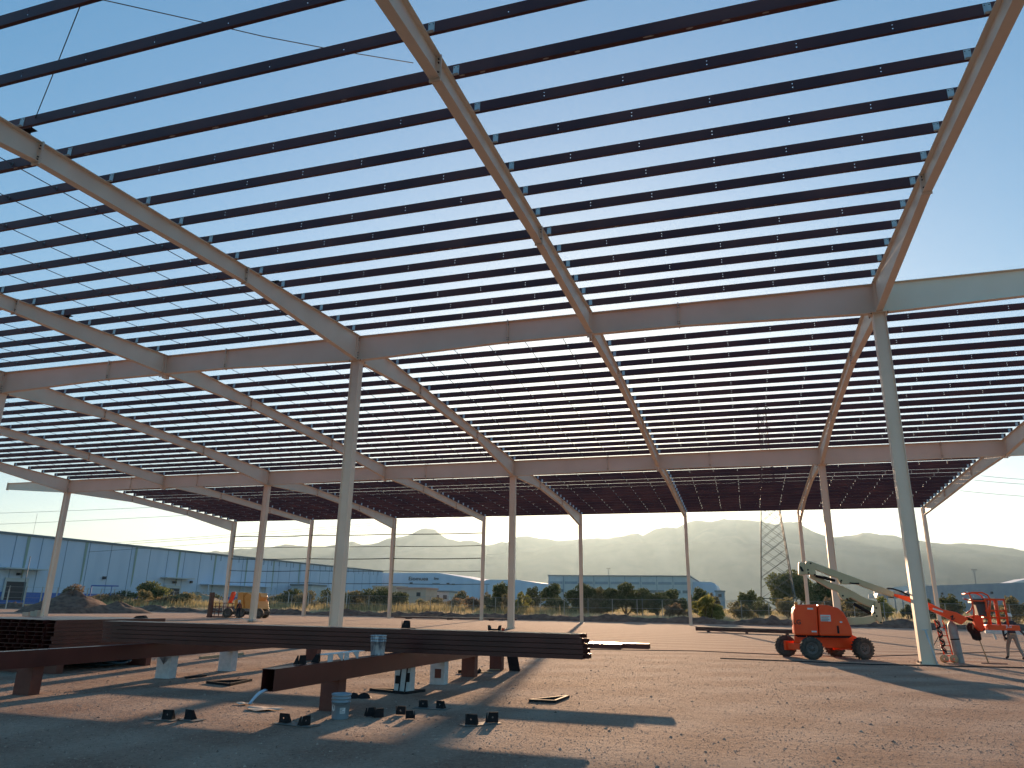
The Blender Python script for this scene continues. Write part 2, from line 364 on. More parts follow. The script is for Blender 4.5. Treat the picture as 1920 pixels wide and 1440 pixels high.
# purlins
HP = .30
near_rows = [30.0-1.5*k for k in range(18)]; far_rows = [31.99+1.5*k for k in range(36)]
rod_bays_near = {3, 4}; rod_bays_far = {1, 2, 3, 4, 5}
ordn = ['first', 'second', 'third', 'fourth', 'fifth', 'sixth', 'seventh', 'eighth', 'ninth', 'tenth', 'eleventh', 'twelfth']
def purlin(y, x0, x1, big, rnd):
    z = T(y)+.004; m = MB(); H = HP+(.03 if big else 0); W = .085*(1.6 if big else 1)
    cuts = []
    i0 = int(round((x0+66.1)/BAY))+1; i1 = int(round((x1+66.1)/BAY))+1
    if not big:
        for i in range(i0, i1):
            for k in range(1, 6): cuts.append(X(i)+BAY*k/6)
    e = .013; xa = x0
    for c in cuts:
        m.box(xa, c-e, y, y+.006, z, z+H)
        for za, zb in ((z, z+.085), (z+.085+2*e, z+H-.085-2*e), (z+H-.085, z+H)): m.box(c-e, c+e, y, y+.006, za, zb)
        xa = c+e
    m.box(xa, x1, y, y+.006, z, z+H)
    m.box(x0, x1, y+.006, y+W, z, z+.006); m.box(x0, x1, y+.006, y+W, z+H-.006, z+H)
    if big: m.box(x0, x1, y+W-.006, y+W, z+.006, z+H-.006)
    else:
        m.box(x0, x1, y+W-.006, y+W, z+.006, z+.026); m.box(x0, x1, y+W-.006, y+W, z+H-.026, z+H-.006)
    if big:
        m.k = 1; x = x0+rnd.uniform(.3, 1)
        while x < x1-.5:
            L = rnd.uniform(.12, .28); yy = y+rnd.uniform(.03, .07)
            pts = [(x+L*.5+L*.5*math.cos(a)*rnd.uniform(.75, 1), yy+.028*math.sin(a)*rnd.uniform(.7, 1), z-.003) for a in [2*PI*k/9 for k in range(9)]]
            m.prism(pts, (0, 0, .002)); x += rnd.uniform(.35, 1.7)
        m.k = 0
    return m.build('purlin', [M['purlin'], M['patch']], frame, fix=False)
clips, rods = [], []
rnd = random.Random(3)
for side, rows in (('n', near_rows), ('f', far_rows)):
    for k, y in enumerate(rows):
        x0 = X(1)-.1; x1 = X(7)+.05 if side == 'n' else X(8)+.05
        o = purlin(y, x0, x1, k % 6 == 5, rnd)
        for i in range(1, 8 if side == 'n' else 9):
            s = -.16 if (i >= 7 and side == 'n') or i == 8 else .2
            clips.append((X(i)+s, y, T(y)))
        if k < len(rows)-1:
            y2 = rows[k+1]; ya, yb = min(y, y2), max(y, y2)
            for i in (rod_bays_near if side == 'n' else rod_bays_far):
                for q in range(1, 6): rods.append((X(i)+BAY*q/6, ya, yb))
def clip_mb(mb, c):
    x, y, z = c
    mb.box(x-.075, x+.075, y-.012, y-.003, z+.004, z+HP*.93); mb.box(x-.075, x+.075, y-.085, y-.012, z+.004, z+.012)
    mb.k = 1
    for sx in (-.045, .045): mb.box(x+sx-.011, x+sx+.011, y-.018, y-.012, z+HP*.74, z+HP*.74+.022)
    mb.k = 0
def rod_mb(mb, r_):
    x, ya, yb = r_; h = HP*.45
    mb.tube([(x, ya-.02, T(ya)+h), (x, yb-.05, T(yb)+h)], .016, 5)
    mb.box(x-.02, x+.05, yb-.014, yb-.003, T(yb)+h-.06, T(yb)+h+.05)
    mb.box(x-.004, x+.004, yb-.075, yb-.014, T(yb)+h-.05, T(yb)+h+.04)
cen = Vector((0, 0, CAMH))
def split(items, pos, name, fn, mats):
    it = sorted(items, key=lambda c: ((Vector(pos(c))-cen).length + (0 if inview(pos(c), 20) else 1e5)))
    for c in it[:100]:
        m = MB(); fn(m, c); m.build(name, mats, frame, fix=False)
    m = MB()
    for c in it[100:]: fn(m, c)
    tag(m.build(name, mats, frame, fix=False), kind='stuff')
split(clips, lambda c: c, 'purlin_clip', clip_mb, [M['clip'], M['steel_dark']])
split(rods, lambda c: (c[0], (c[1]+c[2])/2, T(c[1])), 'sag_rod', rod_mb, [M['rod']])
# wall girts on the far side, each bay its own bar with a slight sag
for i in (1, 2, 3):
    for z in (10.08, 8.60, 7.09, 5.59, 4.08):
        m = MB(); a, b = X(i)+.17, X(i+1)-.17; r_ = random.Random(i*10+int(z)); sg = r_.uniform(.02, .10); th = .10 if int(z) in (7, 10) else .07
        rr = [[(a+(b-a)*t/8, YF+.02+dy, z-sg*4*(t/8)*(1-t/8)+dz) for dy, dz in ((0, 0), (.16, 0), (.16, th), (0, th))] for t in range(9)]
        m.rings(rr); m.build('wall_girt', M['girt'], frame)
# small dark hoist brackets left on the rafters, and the loose guy wire
def bracket(x, y):
    m = MB(); z = T(y); m.box(x-.2, x+.3, y-.09, y+.09, z+.1, z+.115); m.box(x-.09, x+.09, y-.07, y+.07, z, z+.1); m.build('rigging_bracket', M['black'], frame)
bracket(X(5), 12.3); bracket(X(5), 23.6); bracket(X(4), 24.4)
m = MB(); a = Vector((X(5)+.15, 12.3, T(12.3)+.13)); b = at(158, -8, 9.5)
m.tube([a, a+(b-a)*.5+Vector((0, 0, -.05)), b], .012, 5)
c = at(775, 118, 14.5); mid = (b+c)/2+Vector((0, 0, -.12)); m.tube([b, b+(c-b)*.3+Vector((0, 0, -.06)), mid, b+(c-b)*.75+Vector((0, 0, -.09)), c], .012, 5)
tag(m.build('guy_wire', M['steel_dark']), 'thin slack steel wire looped between two rafters at the top left', 'wire')

# ------------------------------------------------------------------ steel stock on cross beams
def cpurlin(mb, x0, x1, y0, z0, w=.26, h=.081, t=.005, open_up=True, lip=.016):
    """C section lying on its web, running along X"""
    if not open_up:
        mb.box(x0, x1, y0, y0+w, z0+h-t, z0+h); a, b = z0, z0+h-t
    else:
        mb.box(x0, x1, y0, y0+w, z0, z0+t); a, b = z0+t, z0+h
    mb.box(x0, x1, y0, y0+t, a, b); mb.box(x0, x1, y0+w-t, y0+w, a, b)
    zl = b-t if open_up else a
    mb.box(x0, x1, y0+t, y0+t+lip, zl, zl+t); mb.box(x0, x1, y0+w-t-lip, y0+w-t, zl, zl+t)
ZB = .828
lay = ['bottom', 'second', 'middle', 'fourth', 'top']
col2 = ['front', 'back']
rnd = random.Random(5)
for j in range(2):
    for k in range(5):
        m = MB(); dx = rnd.uniform(-.02, .02)+(.05 if j else 0)-(.06 if k == 4 else 0)
        cpurlin(m, -14.62+dx, -3.07+dx, 14.45+j*.275+rnd.uniform(0, .006), ZB+k*.0935, open_up=(k < 4))
        tag(m.build('steel_channel', M['stock'], fix=False), 'long dark red channel, %s layer of the %s column in the five high stack' % (lay[k], col2[j]), 'steel channel', 'channels stacked on the two cross beams')
for k, (y, x1, nm) in enumerate(((18.3, -2.95, 'shorter front one'), (18.75, -2.35, 'longer back one'))):
    m = MB(); cpurlin(m, -13.6, x1, y, .83, .30, .12, open_up=False)
    tag(m.build('steel_channel', M['stock'], fix=False), 'flat steel channel sticking out behind the long stack, %s of two' % nm, 'steel channel', 'channels behind the long stack')
# the wide bundle at the left, running away from the camera, seen by its open ends
for c_ in range(12):
    for k in range(10):
        if k < 1 and c_ in (0, 4): continue
        x0 = -16.34-.285*(c_+1)-(.06 if k % 2 else 0)*(c_ > 0)+rnd.uniform(-.012, .012); z0 = .31+k*.096; y0 = 14.62+rnd.uniform(0, .08); L = 3.7
        m = MB(); w, h, t = .262, .09, .006
        m.box(x0, x0+w, y0, y0+L, z0, z0+t); m.box(x0, x0+t, y0, y0+L, z0+t, z0+h); m.box(x0+w-t, x0+w, y0, y0+L, z0+t, z0+h)
        if k == 9 or k % 3 == 0: m.box(x0+t, x0+w-t, y0, y0+L, z0+h-t, z0+h)
        else:
            m.box(x0+t, x0+t+.02, y0, y0+L, z0+h-t, z0+h); m.box(x0+w-t-.02, x0+w-t, y0, y0+L, z0+h-t, z0+h)
        rowname = 'top' if k == 9 else ('bottom' if k == 0 else ordn[k]+' lowest')
        tag(m.build('steel_channel', M['stock'], fix=False), 'open ended channel in the wide bundle, %s row, %s from right' % (rowname, ordn[c_] if c_ < 12 else 'last'), 'steel channel', 'channels of the wide bundle at left')
for y in (14.9, 17.8):
    m = MB(); m.box(-20.2, -16.3, y, y+.2, 0, .31)
    tag(m.build('timber_sleeper', M['stand'], bevel=.01), 'dark sleeper under the wide bundle of channels, %s one' % ('near' if y < 16 else 'far'), 'sleeper')
# cross beams: hollow box sections
def hollow_beam(x0, x1, y0, y1, label, m_='stock'):
    m = MB(); z0, z1, t = .512, .826, .008
    m.box(x0, x1, y0, y1, z0, z0+t); m.box(x0, x1, y0, y1, z1-t, z1); m.box(x0, x0+t, y0, y1, z0+t, z1-t); m.box(x1-t, x1, y0, y1, z0+t, z1-t)
    m.box(x0+t, x1-t, y1-.02, y1, z0+t, z1-t)
    return tag(m.build('cross_beam', M[m_]), label, 'steel beam', 'hollow beams carrying the stock')
hollow_beam(-7.03, -6.81, 10.05, 22.2, 'hollow dark red box beam whose open end faces the camera')
hollow_beam(-13.38, -13.16, 7.4, 22.2, 'long hollow dark red box beam running in from the left edge')
def stand(x, y, m_, label, w=.36, d=.24, notch=False, tilt=0):
    t = thing('support_stub', label, 'support', (x, y, 0), tilt, 'short stubs under the cross beams')
    m = MB(); a, b = w/2, d/2; h = .508
    for s in (-1, 1):
        m.box(s*a-(.01 if s > 0 else 0), s*a+(.01 if s < 0 else 0), -b, b, 0, h)
    if notch: m.prism([(-a+.01, -b, 0), (a-.01, -b, 0), (a-.01, -b, h), (0, -b, h-.2), (-a+.01, -b, h)], (0, .01, 0))
    else: m.box(-a+.01, a-.01, -b, -b+.01, 0, h)
    m.box(-a+.01, a-.01, b-.01, b, 0, h)
    m.build('box_wall', M[m_], t, world=False)
    p = MB(); p.box(-a-.02, a+.02, -b-.02, b+.02, 0, .008); p.build('foot_plate', M[m_], t, world=False); return t
for y, m_, l, n_ in ((11.68, 'stand', 'rusty red brown stub under the left beam, nearest the camera', 0), (15.35, 'white_paint', 'white painted stub with a V notch under the left beam', 1),
                  (17.6, 'white_paint', 'white stub with a rust smear under the left beam', 0), (21.8, 'stand', 'narrow red brown stub beyond the middle of the long stack', 0)):
    stand(-13.42, y, m_, l, notch=bool(n_), w=.40)
for y, m_, l in ((12.2, 'stand', 'square red brown stub behind the grey bucket'), (15.12, 'white_paint', 'white stub striped with black primer under the right beam'), (17.0, 'white_paint', 'pale stub with a brown stain under the right beam'),
                 (19.05, 'stand', 'red brown stub under the right beam past the pale ones'), (21.3, 'stand', 'farthest brown stub under the right beam')):
    t = stand(-7.05, y, m_, l)
    if y == 15.12:
        m = MB()
        for a in (-.07, .07): m.prism([(a-.014, -.128, 0), (a+.014, -.128, 0), (a+.05, -.128, .506), (a+.022, -.128, .506)], (0, .006, 0))
        m.box(-.16, -.06, -.125, -.121, .18, .34); m.box(.1, .17, -.125, -.121, .22, .40); m.build('primer_stripe', M['black'], t, world=False)
    if y == 17.0:
        m = MB(); m.box(-.06, .10, -.126, -.121, .14, .34); m.build('stain', M['stand'], t, world=False)
m = MB(); m.prism([(-6.62, 21.15, 0), (-6.30, 21.15, 0), (-6.45, 21.15, .72), (-6.77, 21.15, .72)], (0, .03, 0)); m.prism([(-6.62, 21.18, 0), (-6.60, 21.18, 0), (-6.75, 21.18, .72), (-6.77, 21.18, .72)], (0, .2, 0))
tag(m.build('leaning_channel', M['black']), 'dark channel offcut leaning against the farthest stub', 'offcut')
# buckets
def bucket(x, y, z, mt, label, rz, lid):
    t = thing('bucket', label, 'bucket', (x, y, z), rz)
    m = MB(); p = [(.0, .0), (.130, .0), (.134, .01), (.146, .25), (.156, .25), (.156, .262), (.147, .262), (.148, .30), (.158, .30), (.158, .312), (.149, .312), (.150, .35), (.157, .352), (.157, .366), (.147, .366)]
    if not lid: p += [(.143, .36), (.128, .012), (0, .012)]
    m.lathe(p, n=36); m.build('body', M[mt], t, world=False, fix=False)
    if lid:
        m = MB(); m.lathe([(.160, .352), (.162, .376), (.150, .380), (.146, .372), (0, .372)], n=36); m.build('lid', M['bucket'], t, world=False, fix=False)
    m = MB(); m.tube([(.158*math.cos(a), .158*math.sin(a)-.0, .31-.10*math.sin((a+PI)*1.0)) for a in [-PI+PI*k/14 for k in range(15)]], .003, 5)
    m.build('wire_handle', M['rod'], t, world=False)
    if lid:
        m = MB(); ra = lambda z: .134+.012*(z-.01)/.24+.0015
        def patch(a0, a1, z0, z1, mm): 
            n_ = 8; mm.rings([[(ra(z0)*math.cos(a), ra(z0)*math.sin(a), z0), (ra(z1)*math.cos(a), ra(z1)*math.sin(a), z1)] for a in [a0+(a1-a0)*k/n_ for k in range(n_+1)]], close=False, cap=False)
        patch(-PI/2+.10, -PI/2+.72, .09, .175, m); m.build('label', M['paper'], t, world=False, fix=False)
        m = MB()
        for q, (a, b) in enumerate(((.14, .5), (.14, .36), (.14, .62))): ra = lambda z: .134+.012*(z-.01)/.24+.003; patch(-PI/2+a, -PI/2+b, .155-q*.022, .163-q*.022, m)
        m.build('label_print', M['lettering'], t, world=False, fix=False)
        m = MB(); ra = lambda z: .134+.012*(z-.01)/.24+.0015; n_ = 20
        m.add([(ra(.17+.05*math.sin(b))*math.cos(-PI/2-.78+.28*math.cos(b)), ra(.17+.05*math.sin(b))*math.sin(-PI/2-.78+.28*math.cos(b)), .17+.05*math.sin(b)) for b in [2*PI*k/n_ for k in range(n_)]], [tuple(range(n_))])
        m.build('round_emblem', M['paper'], t, world=False, fix=False)
    return t
p = gnd(630, 1349); bucket(p.x, p.y+.12, gh(p.x, p.y), 'bucket', 'closed grey plastic bucket with a paper label standing on the gravel', .35, True)
bucket(-6.93, 13.56, ZB, 'bucket2', 'open paint splashed bucket standing on the right cross beam', .2, False)
# white bracket plate and dark brackets resting on the right beam
def holed_plate(mb, x0, x1, y, z0, z1, hole=.03, th=.01, cut=0, k=0):
    cx, cz = (x0+x1)/2, (z0+z1)/2; mb.k = k
    A = [(x0, z0), (x1, z0), (x1-cut*.3, z1), (x0+cut, z1)]
    n_ = 8; ca = math.atan2(z1-z0, x1-x0); AN = [0, ca, PI/2, PI-ca, PI, PI+ca, 1.5*PI, 2*PI-ca]
    H_ = [(cx+hole*math.cos(a), cz+hole*math.sin(a)) for a in AN]
    O = []
    for q in range(n_):
        a = AN[q]; dx, dz = math.cos(a), math.sin(a); t = min((abs((x1-x0)/2/dx) if abs(dx) > 1e-6 else 9), (abs((z1-z0)/2/dz) if abs(dz) > 1e-6 else 9)); X_, Z_ = cx+dx*t, cz+dz*t
        fz = (Z_-z0)/(z1-z0); X_ = x0+cut*fz+(X_-x0)*(x1-cut*.3*fz-x0-cut*fz)/(x1-x0); O.append((X_, Z_))
    vs = [(a, y, b) for a, b in O+H_]+[(a, y+th, b) for a, b in O+H_]; N2 = 2*n_; fs = []
    for q in range(n_):
        r = (q+1) % n_
        fs += [(q, r, n_+r, n_+q), (N2+q, N2+n_+q, N2+n_+r, N2+r), (q, N2+q, N2+r, r), (n_+q, n_+r, N2+n_+r, N2+n_+q)]
    mb.add(vs, fs)
def wedge(mb, x, y, s=1.0, hole=True, cut=.02, rot=0, z=0, k=0):
    """upright holed plate with two triangular side gussets behind it"""
    o = len(mb.v); w, h = .15*s, .13*s
    holed_plate(mb, -w/2, w/2, 0, .01, h, .014 if hole else .004, .009, cut, k)
    for sx in (-1, 1):
        x_ = sx*(w/2-.006)-.004; mb.prism([(x_, .009, .01), (x_, .10*s, .01), (x_, .03*s, h*.98), (x_, .009, h*.98)], (.008, 0, 0))
    c, sn = math.cos(rot), math.sin(rot)
    for q in range(o, len(mb.v)):
        a, b, zz = mb.v[q]; mb.v[q] = (x+a*c-b*sn, y+a*sn+b*c, z+zz)
m = MB(); t = thing('white_bracket', 'white painted bracket plate with holed legs lying on the right beam', 'bracket', (-6.92, 12.1, ZB), PI/2)
m.box(-.62, .72, -.10, .10, .115, .123); m.build('top_plate', M['white_paint'], t, world=False)
for x_ in (-.55, .0):
    m = MB(); holed_plate(m, x_-.0, x_+.0+.16, -.10, 0, .114, .012, .008); o = m.build('holed_leg', M['white_paint'], t, world=False)
    m = MB(); m.prism([(x_+.30, -.098, .114), (x_+.52, -.098, .114), (x_+.50, -.098, .0), (x_+.46, -.098, .0)], (0, .008, 0)); m.build('gusset', M['white_paint'], t, world=False)
t.rotation_euler = (0, 0, PI/2)
for q, (yy, rr, l) in enumerate(((10.95, 1.35, 'black angled bracket lying at the open end of the right beam'), (11.45, 1.9, 'small black bracket on the right beam beside the white bracket'))):
    m = MB(); wedge(m, 0, 0, 1.15, False, .03, rr); o = m.build('steel_bracket', M['black']); o.location = (-6.93, yy, ZB-.008); tag(o, l, 'bracket')
m = MB(); m.smooth = True
m.rings([[(-6.95-.02*k+dx*(1-.08*k), 10.06-.03*k, .53-.004*k*k-.006*k+dz) for dx, dz in ((-.05, 0), (0, .02), (.05, 0), (0, -.012))] for k in range(7)])
M['cloth'] = mat('blue_white_rag', (.45, .52, .65), (.65, .68, .72), 30, .8); tag(m.build('rag', M['cloth']), 'blue and white rag hanging from the open end of the right beam', 'rag')
# brackets lying about on the gravel
def plate_with_brackets(cx, cy, rz, spec, label, L=.62, W=.26):
    t = thing('bracket_plate', label, 'bracket plate', (cx, cy, .002), rz, 'bracket plates on the gravel')
    m = MB(); m.box(-L/2, L/2, -W/2, W/2, .004, .012); m.build('plate', M['black2'], t, world=False)
    for x_, s, r_ in spec:
        m = MB(); wedge(m, x_, -.03, s, True, .03, r_, .003); m.build('upright', M['black'], t, world=False)
M['black2'] = mat('grey_plate', (.10, .095, .085), (.16, .14, .12), 9, .6)
def G(px, py, dy=.1): p = gnd(px, py); return p.x, p.y+dy
x, y = G(302, 1352); plate_with_brackets(x-.02, y, .1, ((.05, 1.15, .1),), 'leftmost dark plate with one holed bracket, on the gravel in the stack shadow', .46, .24)
x, y = G(346, 1352); plate_with_brackets(x+.02, y, -.12, ((-.03, 1.15, -.1),), 'dark plate with one bracket, right neighbour of the leftmost one', .42, .24)
x, y = G(548, 1361); plate_with_brackets(x, y, -.18, ((-.24, 1.1, .15), (.22, 1.1, 1.3)), 'large dark plate with a bracket at each end left of the grey bucket', .72, .28)
x, y = G(806, 1330); plate_with_brackets(x, y, .05, ((-.17, 1.05, .1), (.15, 1.05, -.2)), 'pale plate carrying two small black brackets, between beam and lit gravel', .62, .34)
x, y = G(892, 1362); plate_with_brackets(x, y+.1, .95, ((-.20, 1.25, -.9), (.22, 1.25, -.4)), 'tilted plate with two black brackets, rightmost on the lit gravel', .66, .24)
for px, py, rr, s, l in ((693, 1345, .9, 1.1, 'black wedge bracket right of the grey bucket, left of a pair'), (708, 1347, .9, 1.1, 'black wedge bracket with a bright edge, right of a pair'),
                      (748, 1342, .2, 1.1, 'square black bracket standing on the gravel, left of a tipped one'), (766, 1349, -2.6, 1.0, 'tipped over black bracket with its back to the camera')):
    x, y = G(px, py, .05); m = MB(); wedge(m, 0, 0, s, rr == .2, .03, rr); o = m.build('steel_bracket', M['black']); o.location = (x, y, 0); tag(o, l, 'bracket', 'loose brackets on the gravel')
for px, py, l in ((660, 1309, 'left one of two small black lumps behind the grey bucket'), (680, 1309, 'right one of two small black lumps behind the grey bucket')):
    x, y = G(px, py, .05); m = MB(); m.smooth = True; m.lathe([(.15, 0), (.12, .04), (.06, .085), (.0, .1)], n=9); o = m.build('black_offcut', M['black'], fix=False); o.location = (x, y, 0); tag(o, l, 'offcut')
def flatframe(a, b, c, label, w=.05):
    m = MB(); pts = [Vector((p[0], p[1], .025)) for p in (a, b, c)]
    for i in range(3): m.bar(pts[i], pts[(i+1) % 3], w, .05)
    tag(m.build('bent_angle_iron', M['black']), label, 'angle iron')
flatframe(G(993, 1316, 0), G(1040, 1318, 0), G(1066, 1308, 0), 'thin black triangular angle frame alone on the gravel right of the stack')
flatframe(G(694, 1295, 0), G(760, 1302, 0), G(796, 1297, 0), 'long black angle frame around the foot of the striped stub')
flatframe(G(388, 1281, 0), G(430, 1286, 0), G(471, 1277, 0), 'black angle frame lying between the two cross beams')
m = MB(); p = gnd(347, 1272); q = gnd(386, 1268); m.bar(p+Vector((0, 0, .02)), q+Vector((0, 0, .02)), .05, .04); tag(m.build('angle_offcut', M['black']), 'short black bar beside the white notched stub', 'offcut')
for (a, b, w, l) in (((375, 1236), (455, 1228), .10, 'long pale timber batten on the lit gravel between the beams'), ((215, 1247), (246, 1245), .14, 'short pale board under the left beam')):
    m = MB(); p = gnd(*a); q = gnd(*b); m.bar(p+Vector((0, 0, .04)), q+Vector((0, 0, .04)), w, .08); M.setdefault('wood', mat('sawn_wood', (.42, .30, .17), (.52, .38, .22), 5, .8, stretch=(1, 6, 6)))
    tag(m.build('timber_batten', M['wood']), l, 'batten')
m = MB(); m.smooth = True; p = gnd(165, 1250)
for k in range(3): m.tube([(p.x+.75*math.cos(a)*(1-.15*k)+.5*k-.4, p.y+.35*math.sin(a)+.1*k, .05+.05*k+.03*math.sin(3*a)) for a in [2*PI*j/22 for j in range(23)]], .035, 6)
M['hose'] = mat('dark_teal_hose', (.01, .035, .04), rough=.4); tag(m.build('hose_coil', M['hose']), 'dark teal hose heaped on the ground behind the left beam', 'hose')
for k, (px, py, s) in enumerate(((492, 1331, .32), (456, 1321, .16))):
    x, y = G(px, py, 0); m = MB(); m.add([(x+s*math.cos(a)*(1+.3*math.sin(3*a)), y+s*.7*math.sin(a), .012+.02*abs(math.sin(2*a))) for a in [2*PI*j/12 for j in range(12)]]+[(x, y, .03)], [(j, (j+1) % 12, 12) for j in range(12)])
    M.setdefault('card', mat('cardboard', (.55, .39, .28), (.62, .46, .34), 8, .9)); tag(m.build('paper_scrap', M['card'], fix=False), ('larger' if k == 0 else 'smaller')+' scrap of pale paper on the lit gravel left of the open beam end', 'scrap')
# litter at the far stubs
for k, (px, py, w, dz, l) in enumerate(((905, 1262, .5, .02, 'pale board scrap lying near the farthest stub'), (925, 1257, .35, .02, 'thin pale strip lying right of the board scraps'), (872, 1263, .4, .05, 'dark offcut lying at the foot of the red brown stub'))):
    x, y = G(px, py, 0); m = MB(); m.bar((x-w/2, y, dz), (x+w/2, y+.1, dz), .1, .02 if k < 2 else .08); tag(m.build('board_scrap' if k < 2 else 'steel_offcut', M['wood'] if k < 2 else M['black']), l, 'scrap')
for px, py, l, kk in ((886, 1263, 'left of two dark shoes beside the far stubs', 0), (897, 1262, 'right of two dark shoes beside the far stubs', 1)):
    x, y = G(px, py, 0); m = MB(); m.smooth = True
    m.rings([[(x+dx*w_, y+yy, max(0.0, zz*h_)) for dx, zz in ((-.05, 0), (-.05, .6), (0, 1), (.05, .6), (.05, 0))] for yy, w_, h_ in ((-.14, .7, .05), (-.05, 1, .07), (.04, .9, .1), (.1, .9, .13), (.15, .7, .12))]); tag(m.build('work_boot', M['black']), l, 'boot', 'boots by the far stubs')
# dark pieces resting on top of the long stack and the wide bundle
def on_ray(px, py, z): return gnd(px, py, z)
def saddle(p, w, h, label, orange=False):
    m = MB(); x, y, z = p; m.box(x-w/2, x+w/2, y, y+.12, z, z+.03)
    for s in (-1, 1): m.prism([(x+s*w/2, y, z), (x+s*(w/2-.05), y, z), (x+s*(w/2-.01), y, z+h), (x+s*(w/2+.01), y, z+h)], (0, .12, 0))
    tag(m.build('saddle_bracket', M['black']), label, 'bracket')
saddle((at(926, 1180, 14.8).x, 14.78, 1.296), .24, .10, 'dark U shaped bracket standing on the long stack near its right end')
m = MB(); x = at(938, 1180, 14.8).x+.06; m.lathe([(0, 0), (.03, 0), (.032, .05), (0, .052)], (x, 14.8, 1.297), 12); tag(m.build('tape_roll', M['orange'], fix=False), 'small orange tape roll beside the U shaped bracket on the stack', 'tape roll')
x = at(760, 1170, 14.8).x; m = MB(); wedge(m, x, 14.82, 1.2, False, .05, .3, 1.295); m.box(x-.1, x+.2, 14.8, 14.9, 1.293, 1.305); tag(m.build('steel_bracket', M['black']), 'dark angled bracket standing on the long stack above the open bucket', 'bracket')
x = at(275, 1160, 17).x; m = MB(); m.prism([(-16.8, 17.6, 1.27), (-16.35, 17.6, 1.27), (-16.45, 17.6, 1.35), (-16.7, 17.6, 1.33)], (0, .1, 0)); tag(m.build('steel_offcut', M['black']), 'dark offcut on top of the wide bundle of channels', 'offcut')
for k, x_ in enumerate([at(q, 1155, 16.8).x for q in (41, 55, 63)]):
    m = MB(); m.box(0, .24-.07*k, 0, .12, 0, .11+.03*k); o = m.build('timber_block', M['card']); o.location = (x_, 16.8, 1.27); tag(o, ('left', 'middle', 'right')[k]+' one of three pale blocks on the wide bundle', 'block', 'pale blocks on the wide bundle')
# steel lying farther out on the yard
for (a, b, h, l) in (((740, 1160), (945, 1164), .18, 'long dark steel bundle lying on the yard behind the long stack'), ((1306, 1177), (1482, 1183), .30, 'dark steel channel bundle lying left of the orange lift')):
    m = MB(); p = gnd(*a); q = gnd(*b)
    if h == .30: p = Vector((at(1306, 1177, 62).x, 62, 0)); q = Vector((at(1500, 1180, 60).x, 60, 0))
    dz = Vector((0, 0, h/2+.1)); m.bar(p+dz, q+dz, .5, h); m.bar(p+dz+Vector((.5, .6, 0)), q+dz+Vector((1.4, .6, 0)), .4, h)
    for t_ in (.12, .5, .88):
        c = p+(q-p)*t_; m.box(c.x-.1, c.x+.1, c.y-.4, c.y+1.0, 0, .1)
    tag(m.build('channel_bundle', M['stock']), l, 'steel bundle')
# hoses and cables on the gravel
def cable(pts, r, label):
    m = MB(); P = [gnd(*p) for p in pts]; out = []
    for i in range(len(P)-1):
        for k in range(6):
            t_ = k/6; c = P[i]+(P[i+1]-P[i])*t_; out.append((c.x, c.y+.12*noise.noise((c.x*.5, c.y, 2)), r+gh(c.x, c.y)))
    out.append((P[-1].x, P[-1].y, r)); m.tube(out, r, 5); tag(m.build('cable', M['black']), label, 'cable')
cable([(1105, 1218), (1300, 1221), (1460, 1228), (1600, 1232), (1800, 1225), (1925, 1222)], .014, 'thin dark cable running across the yard under the orange lift')
cable([(1350, 1235), (1480, 1240), (1640, 1247), (1760, 1250), (1925, 1253)], .018, 'dark cable on the gravel in front of the orange lift')

# ------------------------------------------------------------------ gravel stones
g = MB(); r_ = random.Random(11)
oct_f = [(0, 2, 4), (2, 1, 4), (1, 3, 4), (3, 0, 4), (0, 4, 3)]
for i in range(60000):
    y = 6.5*(5.2**r_.random()); x = r_.uniform(-1.05*y-2, .32*y+3) if r_.random() < 1 else 0
    s = r_.uniform(.005, .012)*(1 if r_.random() < .985 else 2.4)*(1+.025*y); a = r_.uniform(0, 6.3); c_, s_ = math.cos(a)*s, math.sin(a)*s; k = r_.uniform(.6, 1); h = s*r_.uniform(.5, .9)
    z = gh(x, y)-.002
    g.add([(x-c_, y-s_, z), (x+c_, y+s_, z), (x-s_*k, y+c_*k, z), (x+s_*k, y-c_*k, z), (x+s*.2, y, z+h)], [(0, 2, 4), (2, 1, 4), (1, 3, 4), (3, 0, 4)])
M['stone'] = mat('gravel_stone', (.13, .075, .055), (.58, .42, .32), 14, .95, spec=.1)
tag(g.build('gravel', M['stone'], fix=False), 'loose reddish gravel scattered over the yard', kind='stuff')

